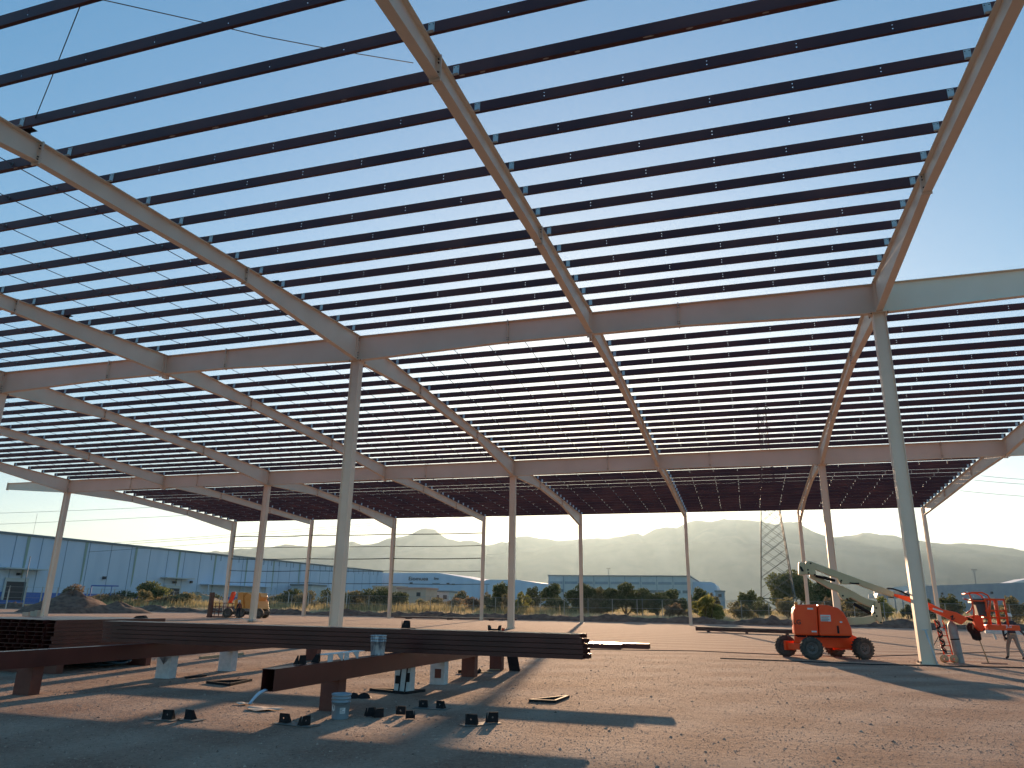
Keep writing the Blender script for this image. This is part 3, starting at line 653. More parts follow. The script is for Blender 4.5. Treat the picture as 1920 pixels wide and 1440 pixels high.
# ------------------------------------------------------------------ boom lifts
def wheel(parent, c, R, W, rz=0, rim='rim', lug=True, world=True):
    """wheel with its axle along local Y turned by rz; placed as sub-assembly: wheel > rim"""
    m = MB(); n_ = 26
    prof = [(R*.55, -W*.42), (R*.62, -W*.5), (R*.88, -W*.5), (R*.97, -W*.40), (R*.98, 0), (R*.97, W*.40), (R*.88, W*.5), (R*.62, W*.5), (R*.55, W*.42)]
    m.lathe(prof, n=n_, axis='y'); m.lathe([(R*.55, -W*.42), (R*.5, -W*.2), (R*.5, W*.2), (R*.55, W*.42)], n=n_, axis='y')
    if lug:
        for k in range(20):
            for s in (-1, 1):
                a = 2*PI*(k+(.5 if s > 0 else 0))/20; c_, s_ = math.cos(a), math.sin(a)
                m.bar((R*.97*c_, s*W*.04, R*.97*s_), (R*.97*math.cos(a+.18), s*W*.5, R*.97*math.sin(a+.18)), .05*R/.4, .05*R/.4, up=(c_, 0, s_))
    q = MB(); q.lathe([(0, -W*.30), (R*.13, -W*.36), (R*.15, -W*.28), (R*.38, -W*.22), (R*.46, -W*.40), (R*.54, -W*.44), (R*.54, W*.44), (R*.38, W*.2), (0, W*.2)], n=20, axis='y')
    q.k = 1
    for k in range(8):
        a = 2*PI*k/8; q.lathe([(0, -W*.31), (R*.035, -W*.31), (R*.035, -W*.2)], (R*.24*math.cos(a), 0, R*.24*math.sin(a)), 6, 'y')
    w = m.build('wheel', M['rubber'], parent, world=False, fix=False); w.location = c; w.rotation_euler = (0, 0, rz)
    r = q.build('rim', [M[rim], M['black']], w, world=False, fix=False); return w
def text(body, size, mt, parent, name, loc, rot, depth=.003, sx=1.0):
    cu_ = bpy.data.curves.new(name, 'FONT'); cu_.body = body; cu_.size = size; cu_.extrude = depth; cu_.align_x = 'CENTER'; cu_.offset = .012*min(size, .6)
    o = bpy.data.objects.new(name, cu_); col.objects.link(o); dg = bpy.context.evaluated_depsgraph_get()
    me = bpy.data.meshes.new_from_object(o.evaluated_get(dg)); bpy.data.objects.remove(o); me.materials.clear(); me.materials.append(mt)
    o = bpy.data.objects.new(name, me); col.objects.link(o); o.parent = parent; o.location = loc; o.rotation_euler = rot; o.scale = (sx, 1, 1); return o
LY = 32.2
lift = thing('boom_lift', 'orange articulated boom lift with folded cream arms and a raised orange basket', 'boom lift', (2.75, 32.8, 0))
def lp(px, py, dy=0): return at(px, py, LY+dy)
def slab(poly, w, y=None):      # outline in pixels at the lift's plane -> prism of thickness w
    y = LY if y is None else y
    return [Vector((v.x, y-w/2, v.z)) for v in [at(a, b, LY) for a, b in poly]]
ch = thing('chassis', None, None, (0, 0, 0), math.radians(30)); ch.parent = lift
m = MB(); m.prism([(-1.0, -.42, .42), (1.25, -.42, .36), (1.25, -.42, .80), (.9, -.42, .95), (-1.0, -.42, .90)], (0, .84, 0)); m.build('frame', M['orange'], ch, world=False, bevel=.02)
for sx in (-1, 1):
    m = MB(); m.box(sx*1.1-.12, sx*1.1+.12, -.68, .68, .30, .52); m.box(sx*1.1-.2, sx*1.1+.2, -.72, -.60, .25, .60); m.box(sx*1.1-.2, sx*1.1+.2, .60, .72, .25, .60); m.build('axle', M['orange'], ch, world=False, bevel=.015)
wheel(ch, (-1.12, -.86, .40), .40, .30, -.42); wheel(ch, (-1.12, .86, .40), .40, .30, -.42); wheel(ch, (1.12, -.86, .40), .40, .30, 0); wheel(ch, (1.12, .86, .40), .40, .30, 0)
# turntable hood: lofted rounded cover
def hood(name, poly, w, y, mt, bev=.06):
    m = MB(); m.prism(slab(poly, w, y), (0, w, 0)); o = m.build(name, mt, lift, bevel=bev); o.modifiers['bevel'].segments = 3; o.modifiers['bevel'].angle_limit = math.radians(35)
    for p_ in o.data.polygons: p_.use_smooth = len(p_.vertices) == 4 and abs(p_.normal.y) < .5
    return o
hood('engine_hood', [(1489, 1190), (1486, 1150), (1488, 1139), (1496, 1134), (1530, 1133), (1533, 1191)], 1.55, LY+.35, M['orange'])
h2 = hood('tank_hood', [(1534.5, 1191), (1531.5, 1133), (1552, 1135), (1569, 1140), (1579, 1148), (1586, 1160), (1594, 1178), (1596, 1192)], 1.55, LY+.35, M['orange'])
m = MB(); m.prism(slab([(1487, 1190), (1596, 1192), (1590, 1196), (1495, 1194)], 1.2, LY+.35), (0, 1.2, 0)); m.build('turntable', M['black'], lift)
yf_ = LY+.35-.775-.012
def decal(px0, py0, px1, py1, mt, name, par=lift, mm=None):
    a = at(px0, py0, LY); b = at(px1, py1, LY); m = MB(); m.box(a.x, b.x, yf_, yf_+.008, b.z, a.z); return m.build(name, mt, par)
decal(1512, 1139.5, 1523, 1143, M['paper'], 'sticker'); decal(1536, 1152.5, 1556, 1165, M['paper'], 'warning_label'); decal(1572, 1164.5, 1577, 1167.5, M['paper'], 'sticker'); decal(1520, 1182, 1530, 1185, M['paper'], 'sticker')
for k in range(4):
    a = at(1538, 1155.2+k*2.6, LY); b = at(1553-2*(k % 2), 1156.4+k*2.6, LY); m = MB(); m.box(a.x, b.x, yf_-.004, yf_, b.z, a.z); m.build('label_print', M['lettering' if k else 'orange'], lift)
p = at(1493, 1170, LY); text('JLG', .24, M['lettering'], lift, 'lettering', (p.x-2.75-.02, yf_-32.8-.0, p.z), (PI/2, 0, 0))
m = MB(); a = at(1569, 1181, LY); m.box(a.x-.03, a.x+.04, yf_-.01, yf_+.03, a.z-.12, a.z+.16); m.build('latch', M['black'], lift)
m = MB(); m.prism([(v.x, yf_-.03, v.z) for v in [at(*q, LY) for q in ((1573, 1151), (1580, 1153), (1586, 1159), (1580, 1157), (1574, 1155))]], (0, .06, 0)); m.build('vent_scoop', M['orange'], lift, bevel=.01)
m = MB(); a = at(1492, 1134, LY); m.box(a.x-.07, a.x+.07, LY-.45, LY-.2, a.z-.24, a.z-.0); m.build('beacon_bracket', M['orange'], lift, bevel=.02)
m = MB(); m.lathe([(0, 0), (.055, 0), (.05, .10), (.0, .12)], (a.x, LY-.33, a.z+.0), 12); m.build('beacon', M['amber'], lift, fix=False)
# tower and arms
def arm(name, poly, w, dy=0, mt='cream', bev=.02): m = MB(); m.prism(slab(poly, w, LY+dy), (0, w, 0)); return m.build(name, M[mt], lift, bevel=bev)
def pins(o, pts, w, dy=0):
    for q in pts:
        v = at(*q, LY); m = MB(); m.tube([(v.x, LY+dy-w/2-.012, v.z), (v.x, LY+dy+w/2+.012, v.z)], .035, 10); m.build('pivot_pin', M['black'], o)
o = arm('tower_base', [(1588, 1158), (1618, 1157), (1634, 1154), (1643, 1150), (1650, 1160), (1630, 1170), (1588, 1172)], .34)
o = arm('knuckle_link', [(1640, 1127), (1648, 1127), (1653, 1169), (1648, 1170), (1634, 1152)], .46); pins(o, [(1646, 1129), (1641, 1140), (1638, 1149), (1642, 1155), (1650, 1167)], .46)
o = arm('lower_boom', [(1518, 1078), (1530, 1080), (1548, 1088), (1562, 1094), (1580, 1099), (1602, 1110), (1618, 1119), (1630, 1124), (1642, 1127), (1634, 1139), (1616, 1132), (1594, 1120), (1589, 1124), (1580, 1125), (1574, 1119), (1570, 1110), (1552, 1102), (1535, 1092), (1519, 1083)], .30, .1); pins(o, [(1580, 1117), (1588, 1123)], .30, .1)
o = arm('elbow_box', [(1497, 1055), (1509, 1055), (1509, 1079), (1497, 1078)], .40)
m = MB(); v = at(1502, 1066, LY); m.prism([(v.x-.06, LY-.21, v.z+.10), (v.x+.02, LY-.21, v.z+.05), (v.x+.09, LY-.21, v.z-.12), (v.x+.0, LY-.21, v.z-.13), (v.x-.05, LY-.21, v.z-.02)], (0, .02, 0)); m.build('elbow_opening', M['black'], o)
o = arm('upper_boom', [(1510, 1054), (1516, 1052.5), (1524, 1055), (1560, 1068), (1620, 1090), (1662, 1105), (1675, 1111), (1673, 1120), (1640, 1109), (1600, 1094), (1588, 1096), (1574, 1095), (1568, 1084), (1558, 1081), (1527, 1068), (1530, 1075), (1524, 1079), (1508, 1077)], .30, -.12); pins(o, [(1519, 1057), (1514, 1069), (1515, 1075), (1527, 1078), (1576, 1089), (1575, 1092)], .30, -.12)
m = MB(); m.tube([at(1529, 1080, LY-.12)+Vector((0, 0, 0)), at(1548, 1084, LY-.12), at(1566, 1089, LY-.12)], [.05, .065, .05], 10); m.build('lift_cylinder', M['black'], lift)
m = MB(); m.tube([at(1600, 1132, LY-.1), at(1634, 1151, LY-.1)], .065, 10); m.build('lift_cylinder', M['black'], lift)
m = MB(); m.tube([at(*q, LY-.3) for q in ((1593, 1093), (1600, 1094), (1611, 1094))], .03, 6); m.build('hose_guard', M['black'], lift)
m = MB(); m.tube([at(*q, LY-.15) for q in ((1664, 1109), (1661, 1105), (1664, 1103.5), (1674, 1104), (1690, 1109), (1702, 1115), (1712, 1121))], .035, 6); m.build('hydraulic_hose', M['black'], lift)
arm('telescopic_boom', [(1674, 1113), (1675, 1118), (1740, 1143), (1800, 1171), (1806, 1163), (1742, 1131), (1708, 1120)], .20, -.12, 'orange')
arm('boom_cover', [(1740, 1137), (1744, 1145), (1800, 1171), (1812, 1160), (1790, 1148)], .30, -.12, 'orange')
m = MB(); a = at(1749, 1141, LY-.28); b = at(1768, 1147, LY-.28); m.bar(a, b, .01, .06); m.build('stripe', M['paper'], lift)
a = [at(*q, LY-.285) for q in ((1782, 1157), (1787, 1154), (1784, 1162), (1790, 1160))]; m = MB(); m.bar(a[0], a[1], .01, .035); m.bar(a[1], a[2], .01, .035); m.bar(a[2], a[3], .01, .03); m.build('boom_marking', M['lettering'], lift)
arm('jib_bracket', [(1806, 1157), (1822, 1158), (1828, 1176), (1838, 1184), (1846, 1182), (1840, 1160), (1836, 1152), (1818, 1155)], .30, 0, 'orange')
m = MB(); m.tube([at(*q, LY) for q in ((1812, 1160), (1838, 1166))], .05, 8); m.build('lift_cylinder', M['black'], lift)
m = MB(); m.tube([at(*q, LY-.3) for q in ((1825, 1170), (1825, 1180), (1832, 1185), (1842, 1184), (1848, 1178))], .014, 5); m.build('hydraulic_hose', M['black'], lift)
# basket
bk = thing('basket', None, None, (0, 0, 0)); bk.parent = lift
m = MB(); a = at(1846, 1171, LY); b = at(1906, 1182, LY); m.box(a.x, b.x, LY-.45, LY+.75, b.z, a.z); m.build('floor_pan', M['orange'], bk, bevel=.015)
a2 = at(1878, 1174.5, LY); text('JLG', .12, M['paper'], bk, 'lettering', (a2.x-2.75+.1, LY-.462-32.8, a2.z-.03), (PI/2, 0, 0))
m = MB(); zt = at(1850, 1124, LY).z; z0 = a.z
for xx in (a.x+.05, (a.x+b.x)/2-.1, b.x-.35):
    for yy in (LY-.42, LY+.72): m.tube([(xx, yy, z0), (xx, yy, zt)], .036, 6)
for zz in (zt, (zt+z0)/2+.05, z0+.25):
    m.tube([(a.x+.05, LY-.42, zz), (b.x-.35, LY-.42, zz), (b.x-.35, LY+.72, zz), (a.x+.05, LY+.72, zz), (a.x+.05, LY-.42, zz)], .034, 6)
m.build('guard_rail', M['orange'], bk, fix=False)
m = MB(); P_ = [at(*q, LY-.42) for q in ((1853, 1171), (1856, 1140), (1857, 1125), (1852, 1116), (1841, 1111), (1822, 1111), (1816, 1113))]; m.tube(P_, .03, 6); P2 = [Vector((q.x, LY+.4, q.z)) for q in P_]; m.tube(P2, .03, 6); m.tube([P_[-1], P2[-1]], .03, 6); m.tube([P_[2], P2[2]], .03, 6)
m.tube([at(*q, LY-.42) for q in ((1817, 1113), (1822, 1125), (1826, 1145), (1826, 1160))], .028, 6); m.tube([at(*q, LY-.42) for q in ((1806, 1122), (1818, 1126), (1848, 1127))], .028, 6); m.tube([at(*q, LY-.42) for q in ((1812, 1150), (1820, 1145), (1824, 1135))], .025, 6)
m.build('hoop_rail', M['orange'], bk, fix=False)
M['console'] = mat('console_grey', (.07, .07, .065), rough=.6)
m = MB(); m.prism([(v.x, LY-.35, v.z) for v in [at(*q, LY) for q in ((1818, 1123), (1847, 1122), (1847, 1130), (1818, 1131))]], (0, .6, 0)); m.prism([(v.x, LY-.3, v.z) for v in [at(*q, LY) for q in ((1824, 1131), (1849, 1130), (1848, 1154), (1831, 1154))]], (0, .5, 0)); m.build('control_console', M['console'], bk, bevel=.02)
for q in ((1813.5, 1110.5), (1806, 1121.5), (1815, 1122.5), (1845, 1120), (1825, 1119)):
    v = at(*q, LY-.45); m = MB(); m.lathe([(0, -.035), (.03, -.02), (.036, 0), (.03, .02), (0, .035)], v, 10); m.build('rail_end_cap', M['paper'], bk, fix=False)
m = MB(); v = gnd(1862, 1199); BY = v.y; p0, p1 = at(1847, 1184, BY), at(1930, 1188, BY); m.bar(p0, p1, .30, .22); tag(m.build('white_beam', M['white_paint']), 'pale beam lying level behind the basket of the orange lift', 'beam')
m = MB()
for k in range(2): m.bar((p0.x+.5+k*2, BY, p0.z-.1), (p0.x+.6+k*2, BY, 0), .12, .12)
tag(m.build('trestle', M['white_paint']), 'white trestle legs carrying the pale beam behind the basket', 'trestle')

# second lift far left, amber, partly behind a column
lf2 = thing('boom_lift', 'faded yellow orange boom lift far off at the left with its arms lowered', 'boom lift', at(462, 1140, 70)*1.0); lf2.location.z = 0
cx, cy = lf2.location.x, 70.0
def a2_(px, py): return at(px, py, 70)
def arm2(name, poly, w, mt='amber', dy=0, bev=.03): m = MB(); m.prism([Vector((v.x, 70+dy-w/2, v.z)) for v in [a2_(*q) for q in poly]], (0, w, 0)); return m.build(name, M[mt], lf2, bevel=bev)
for px, py, yy in ((438, 1152, -1.0), (461, 1151, -1.0), (496, 1150, -1.0), (447, 1150, 1.0), (486, 1149, 1.0)):
    if px == 447: continue
    wv = a2_(px, py); wheel(lf2, (wv.x-cx, yy, .52), .52, .42, .3 if px < 470 else .1, 'rim', False)
arm2('chassis', [(440, 1146), (500, 1146), (498, 1153), (442, 1152)], 1.4, 'rubber')
arm2('engine_hood', [(450, 1141), (450, 1126), (456, 1122), (457, 1112), (466, 1111), (467, 1141)], 1.9); arm2('tank_hood', [(467.5, 1141), (467, 1120), (474, 1112), (484, 1118), (492, 1127), (494, 1142)], 1.9, dy=.1)
arm2('counterweight', [(485, 1126), (487, 1113), (494, 1112), (496, 1120), (492, 1127)], 1.2); arm2('warning_label', [(457, 1125), (462, 1125), (462, 1131), (457, 1131)], .02, 'paper', -.97, 0)
arm2('upper_boom', [(447, 1110), (480, 1110), (492, 1112), (492, 1118), (447, 1113)], .4, 'cream'); arm2('jib', [(436, 1110), (440, 1109), (441, 1113), (433, 1131), (429, 1131)], .35, 'orange')
m = MB(); q0 = a2_(403, 1153); q1 = a2_(434, 1153); 
for zz in (.12, .6, 1.1, 1.5): m.tube([(q0.x, 69.2, zz), (q1.x, 69.2, zz), (q1.x, 70.6, zz), (q0.x, 70.6, zz), (q0.x, 69.2, zz)], .04, 5)
for t_ in range(5): xx = q0.x+(q1.x-q0.x)*t_/4; m.tube([(xx, 69.2, .1), (xx, 69.2, 1.5)], .04, 5); m.tube([(xx, 70.6, .1), (xx, 70.6, 1.5)], .04, 5)
m.box(q0.x-.4, q1.x, 69.1, 70.7, .05, .16); m.build('basket', M['stand'], lf2, fix=False)
m = MB(); q0 = a2_(406, 1150); m.box(q0.x-.25, q0.x+.18, 68.8, 69.1, 0, 2.6); tag(m.build('upright_channel', M['stock']), 'short dark channel standing upright beside the far yellow lift basket', 'steel channel')
p = gnd(461, 1166)
m = MB(); r_ = random.Random(2)
for k in range(6): m.bar((p.x+r_.uniform(-1.6, 1.6), p.y+r_.uniform(-.5, .5), .06+.03*k), (p.x+r_.uniform(-1.6, 1.6), p.y+r_.uniform(-.5, .5), .1+.04*k), .12, .05)
tag(m.build('scrap_heap', M['white_paint'], fix=False), 'small heap of white scrap at the foot of a column near the far lift', 'scrap')

# ------------------------------------------------------------------ gas bottles, cart, shovel by the near column
gx_, gy_ = 7.35, 32.3
M['gas'] = mat('grey_cylinder', (.22, .23, .22), (.30, .31, .30), 4, .5)
t = thing('gas_cylinder', 'tall grey gas cylinder strapped to a hand cart beside the near right column', 'gas cylinder', (gx_, gy_, 0)); t.rotation_euler = (0, -.07, 0)
m = MB(); m.lathe([(0, 0), (.15, 0), (.155, .03), (.155, 1.25), (.13, 1.38), (.06, 1.46), (.045, 1.52), (0, 1.52)], n=20); m.build('shell', M['gas'], t, world=False, fix=False)
m = MB(); m.lathe([(.157, .82), (.16, .82), (.16, .86), (.157, .86)], n=20); m.build('strap', M['black'], t, world=False, fix=False)
m = MB(); m.tube([(0, 0, 1.5), (0, 0, 1.62)], .02, 6); m.tube([(-.06, 0, 1.6), (.05, 0, 1.58)], .03, 6); m.build('valve', M['black'], t, world=False)
t = thing('hand_cart', 'orange red two wheeled hand cart with coiled welding hoses', 'hand cart', (gx_-.42, gy_-.05, 0))
m = MB()
for s in (-.14, .14): m.tube([(s+.08, 0, .1), (s-.06, .0, 1.3), (s-.12, -.03, 1.5)], .022, 6)
for z in (.25, .6, .95, 1.25): m.tube([(-.14+.08-.1*z, 0, z), (.14+.08-.1*z, 0, z)], .018, 6)
m.box(-.16, .2, -.2, .1, .06, .08); m.build('frame', M['orange'], t, world=False)
for s in (-.12, .2):
    m = MB(); m.lathe([(.03, -.03), (.13, -.035), (.15, 0), (.13, .035), (.03, .03)], n=16, axis='y'); w = m.build('wheel', M['wood'], t, world=False, fix=False); w.location = (s, -.12, .15)
M['redhose'] = mat('red_hose', (.30, .04, .03), rough=.5)
for k, (mt, ph) in enumerate((('redhose', 0), ('black', 1.3), ('hose', 2.2))):
    m = MB(); m.tube([(-.06-.1*(z_/20)+.07*math.sin(z_*1.1+ph), -.06+.05*math.cos(z_*1.3+ph), .35+1.15*z_/20) for z_ in range(21)], .022, 5); m.build('hose', M[mt], t, world=False)
m = MB(); m.tube([(-.15, -.05, 1.2), (-.45, -.1, 1.15), (-.5, -.1, 1.25)], .018, 5); m.tube([(-.2, -.05, .9), (-.5, -.1, .45), (-.62, -.1, .3)], .014, 5); m.build('torch', M['black'], t, world=False)
t = thing('shovel', 'wooden handled tool stuck upright with a black jacket draped on it', 'tool', (gx_+.85, gy_+.3, 0))
m = MB(); m.tube([(.15, 0, 0), (-.12, 0, 1.25)], .022, 7); m.build('handle', M['wood'], t, world=False)
m = MB(); m.box(-.1, .75, -.03, .03, 0, .03); m.build('blade', M['stand'], t, world=False)
M['cloth_black'] = mat('black_cloth', (.012, .012, .014), rough=.9)
m = MB(); m.smooth = True; m.rings([[(-.10+w_*math.cos(a)+dx, .10*math.sin(a)*d_, z_) for a in [2*PI*k/14 for k in range(14)]] for z_, w_, d_, dx in ((.80, .07, .5, .02), (.84, .15, .9, .0), (1.0, .17, 1, -.02), (1.15, .2, 1, -.08), (1.3, .18, 1, -.12), (1.42, .10, .7, -.12))])
o = tag(m.build('jacket', M['cloth_black']), 'black jacket hanging on the wooden handled tool', 'jacket'); o.location = t.location
# pieces beside: pale prop leaning on the near column
m = MB(); m.tube([(6.17, 30.25, .02), (6.02, 30.66, 1.18)], .03, 8); m.box(5.92, 6.12, 30.63, 30.69, 1.16, 1.2); tag(m.build('steel_prop', M['white_paint']), 'thin white prop leaning against the foot of the near right column', 'prop')

# ------------------------------------------------------------------ people
def person(loc, rz, joints, radii, edges, label, mats, parts):
    t = thing('person', label, 'person', loc, rz)
    me = bpy.data.meshes.new('body'); me.from_pydata(joints, edges, []); o = bpy.data.objects.new('body', me); col.objects.link(o); o.parent = t
    sk = o.modifiers.new('skin', 'SKIN'); sk.use_smooth_shade = True
    for v, r_ in zip(me.skin_vertices[0].data, radii): v.radius = (r_[0], r_[1]) if isinstance(r_, tuple) else (r_, r_)
    me.skin_vertices[0].data[0].use_root = True
    sb = o.modifiers.new('sub', 'SUBSURF'); sb.levels = sb.render_levels = 2
    bpy.context.view_layer.update(); dg = bpy.context.evaluated_depsgraph_get(); me2 = bpy.data.meshes.new_from_object(o.evaluated_get(dg)); o.modifiers.clear(); o.data = me2
    me2.materials.clear()
    for mm in mats: me2.materials.append(mm)
    for p_ in me2.polygons: p_.material_index = parts(p_.center); p_.use_smooth = True
    return t, o
M['skin'] = mat('skin', (.30, .16, .10), rough=.6); M['trouser'] = mat('khaki_trousers', (.26, .22, .17), (.32, .27, .21), 12, .9); M['shirt'] = mat('dark_shirt', (.035, .035, .04), (.05, .05, .055), 12, .9)
M['boot'] = mat('brown_boot', (.06, .035, .025), rough=.8); M['navy'] = mat('dark_work_clothes', (.02, .022, .03), (.03, .03, .04), 10, .9); M['hiviz'] = mat('orange_strip', (.7, .2, .08), rough=.7); M['helmet'] = mat('pale_helmet', (.75, .73, .6), rough=.3)
def figure(loc, rz, label, stride, arm_sw, mats, short=False):
    s = stride
    J = [(0, 0, .96), (0, 0, 1.12), (0, 0, 1.34), (0, 0, 1.46), (0, .01, 1.53), (0, .02, 1.62), (0, .01, 1.71),
         (-.10, 0, .90), (-.12, s*.5, .50), (-.12, s*.75, .09), (-.12, s*.75+.15, .04),
         (.10, 0, .90), (.12, -s*.25, .50), (.13, -s*.85, .11), (.13, -s*.85+.14, .05),
         (-.19, 0, 1.41), (-.26, -arm_sw*.3, 1.14), (-.27, -arm_sw*.1+.06, .90), (-.19, 0, 1.41),
         (.19, 0, 1.41), (.27, arm_sw*.4, 1.15), (.33, arm_sw*.9, .92)]
    J[18] = (-.27, .09, .84); J.append((.35, arm_sw*1.05, .85))
    E_ = [(0, 1), (1, 2), (2, 3), (3, 4), (4, 5), (5, 6), (0, 7), (7, 8), (8, 9), (9, 10), (0, 11), (11, 12), (12, 13), (13, 14), (3, 15), (15, 16), (16, 17), (17, 18), (3, 19), (19, 20), (20, 21), (21, 22)]
    R_ = [(.15, .11), (.14, .105), (.165, .115), (.10, .08), .055, (.085, .10), (.07, .08), (.095, .10), .068, .048, (.045, .035), (.095, .10), .068, .048, (.045, .035), .066, .050, .036, .034, .066, .050, .036, .034]
    def parts(c):
        if c.z > 1.50: return 0
        if c.z < .12: return 3
        if abs(c.x) > .225 and c.z < .90: return 0
        if c.z < .97 and abs(c.x) < .225: return 2
        return 1
    t, b = person(loc, rz, J, R_, E_, label, mats, parts)
    for side, wr, dr in ((-1, J[18], 1), (1, J[22], 1)):
        hm_ = MB(); w = Vector(wr)
        hm_.rings([[w+Vector((.012*a, .035*b_, -z)) for a, b_ in ((-1, -1), (1, -1), (1, 1), (-1, 1))] for z in (0, .04, .08)])
        for k in range(4): f0 = w+Vector((0, -.027+.018*k, -.075)); L_ = (.055, .07, .065, .05)[k]; hm_.tube([f0, f0+Vector((-side*.006, 0, -L_*.5)), f0+Vector((-side*.022, 0, -L_))], [.009, .008, .006], 6)
        hm_.tube([w+Vector((0, .033, -.02)), w+Vector((-side*.012, .058, -.05)), w+Vector((-side*.02, .055, -.078))], [.011, .009, .007], 6)
        hm_.build('hand', mats[0], t, world=False, fix=False)
    return t
t = figure((at(1899, 1200, 35.9).x, 35.9, 0), .25, 'person in dark shirt and khaki trousers walking away below the orange basket', .42, -.35, [M['skin'], M['shirt'], M['trouser'], M['boot']])
m = MB(); m.lathe([(.155, .96), (.165, .97), (.165, 1.01), (.155, 1.02)], n=20); o = m.build('tool_belt', M['wood'], t, world=False, fix=False); o.scale = (1, .78, 1)
m = MB(); m.smooth = True; m.tube([(-.2, 0, 1.0), (-.28, -.02, .95), (-.30, -.02, .86), (-.27, 0, .78), (-.22, 0, .84)], .03, 7); m.build('belt_pouch', M['black'], t, world=False)
m = MB(); m.lathe([(.118, 1.66), (.13, 1.665), (.115, 1.69), (.105, 1.75), (.06, 1.80), (0, 1.81)], n=18); m.build('hard_hat', M['helmet'], t, world=False, fix=False)
t = figure((at(447, 1150, 66.5).x, 66.5, 0), 1.2, 'person in dark work clothes and pale helmet standing beside the far yellow lift', .12, .1, [M['skin'], M['navy'], M['navy'], M['boot']])
m = MB(); m.lathe([(.118, 1.66), (.135, 1.665), (.118, 1.69), (.108, 1.75), (.06, 1.80), (0, 1.81)], n=18); m.build('hard_hat', M['helmet'], t, world=False, fix=False)
for s in (-1, 1): m = MB(); m.box(s*.09-.02, s*.09+.02, -.125, .125, 1.05, 1.44); m.build('reflective_stripe', M['hiviz'], t, world=False)

# ------------------------------------------------------------------ warehouses
M['wall_blue'] = mat('pale_blue_cladding', (.46, .55, .66), (.52, .60, .70), .4, .6, stretch=(1, 1, .2))
M['wall_band'] = mat('deep_blue_band', (.05, .12, .38), (.07, .15, .42), 2, .6)
M['wall_grey'] = mat('blue_grey_cladding', (.22, .27, .32), (.26, .31, .35), .5, .6)
M['wall_white'] = mat('white_cladding', (.44, .46, .46), (.50, .52, .50), .5, .6)
M['stain'] = mat('green_down_stain', (.28, .36, .30), rough=.8); M['seam'] = mat('panel_seam', (.20, .27, .36), rough=.7)
M['open'] = mat('dark_opening', (.015, .02, .03), rough=.5); M['trim_grey'] = mat('grey_trim', (.16, .19, .20), rough=.7)  # plain dark grey of parapets, roofs, poles and wires
# long warehouse, wall plane x = -135
WX = -135
wh = thing('warehouse', 'long pale blue warehouse with dark loading doors along the left edge', 'warehouse', (WX, 160, 0))
m = MB(); m.box(WX-60, WX, 70, 264, 0, 13.3); m.build('wall', M['wall_blue'], wh)
m = MB(); m.box(WX-60.2, WX+.25, 69.8, 264.2, 13.3, 13.75); m.build('parapet', M['trim_grey'], wh)
m = MB(); m.box(WX, WX+.1, 70, 264, 0, 2.7); m.build('base_band', M['wall_band'], wh)
def wy(px):      # y on the long wall for an image column, near its mid height
    d = ray(px, 1080); return d.y*(WX/d.x)
for k in range(34):
    y = 74+k*5.8; m = MB(); m.box(WX+.0, WX+.05, y-.06, y+.06, 1.9, 13.3); m.build('panel_seam', M['seam'], wh)
for px in (40, 152, 248, 331, 400, 460, 511, 560):
    y = wy(px); m = MB(); m.prism([(WX+.055, y-.35, 13.3), (WX+.055, y+.35, 13.3), (WX+.055, y+.22, 5.5), (WX+.055, y-.1, 4.2)], (.02, 0, 0)); m.build('rain_streak', M['stain'], wh)
for px0, px1, zt in ((13, 50, 5.6), (313, 339, 5.4)):
    y0, y1 = wy(px0), wy(px1); t = MB(); t.box(WX+.12, WX+.2, y0, y1, 1.2, zt-1); d = t.build('loading_door', M['open'], wh)
    m = MB(); m.box(WX+.12, WX+.3, y0, y1, zt-1, zt-.3); m.box(WX+.12, WX+.3, y0-.4, y0, 1.2, zt-.3); m.box(WX+.12, WX+.3, y1, y1+.4, 1.2, zt-.3); m.build('door_frame', M['wall_white'], d)
    m = MB(); m.box(WX+.1, WX+2.2, y0-2.2, y1+2.6, zt+1.3, zt+1.55); m.build('canopy', M['wall_white'], wh)
    m = MB(); m.box(WX+.1, WX+.9, (y0+y1)/2-.3, (y0+y1)/2+.3, zt+.2, zt+.7); m.build('wall_lamp', M['open'], wh)
for px in (194, 358): y = wy(px); m = MB(); m.box(WX+.1, WX+.6, y-.3, y+.3, 5.8, 6.4); m.build('wall_lamp', M['open'], wh)
y0, y1 = wy(376), wy(503); m = MB(); m.box(WX+.1, WX+3, y0, y1, 5.6, 5.75); 
for k in range(5): yy = y0+(y1-y0)*k/4; m.box(WX+2.8, WX+2.95, yy, yy+.15, 0, 5.6)
m.build('canopy', M['wall_blue'], wh)
for k in range(26): y = 165+k*3.8; m = MB(); m.box(WX+.06, WX+.14, y, y+.15, 11.9, 13.3); m.build('vent_slot', M['seam'], wh)
m = MB(); a = at(172, 1098, 112); b = at(208, 1110, 112); m.tube([(a.x, 112, a.z), (b.x, 112, a.z), (b.x, 112, .5), (a.x, 112, .5), (a.x, 112, a.z)], .12, 5); m.tube([(a.x, 112, a.z), (a.x, 113.5, a.z), (b.x, 113.5, a.z), (b.x, 112, a.z)], .12, 5)
tag(m.build('steel_rack', M['wall_band']), 'blue open steel rack standing before the long blue warehouse', 'rack')
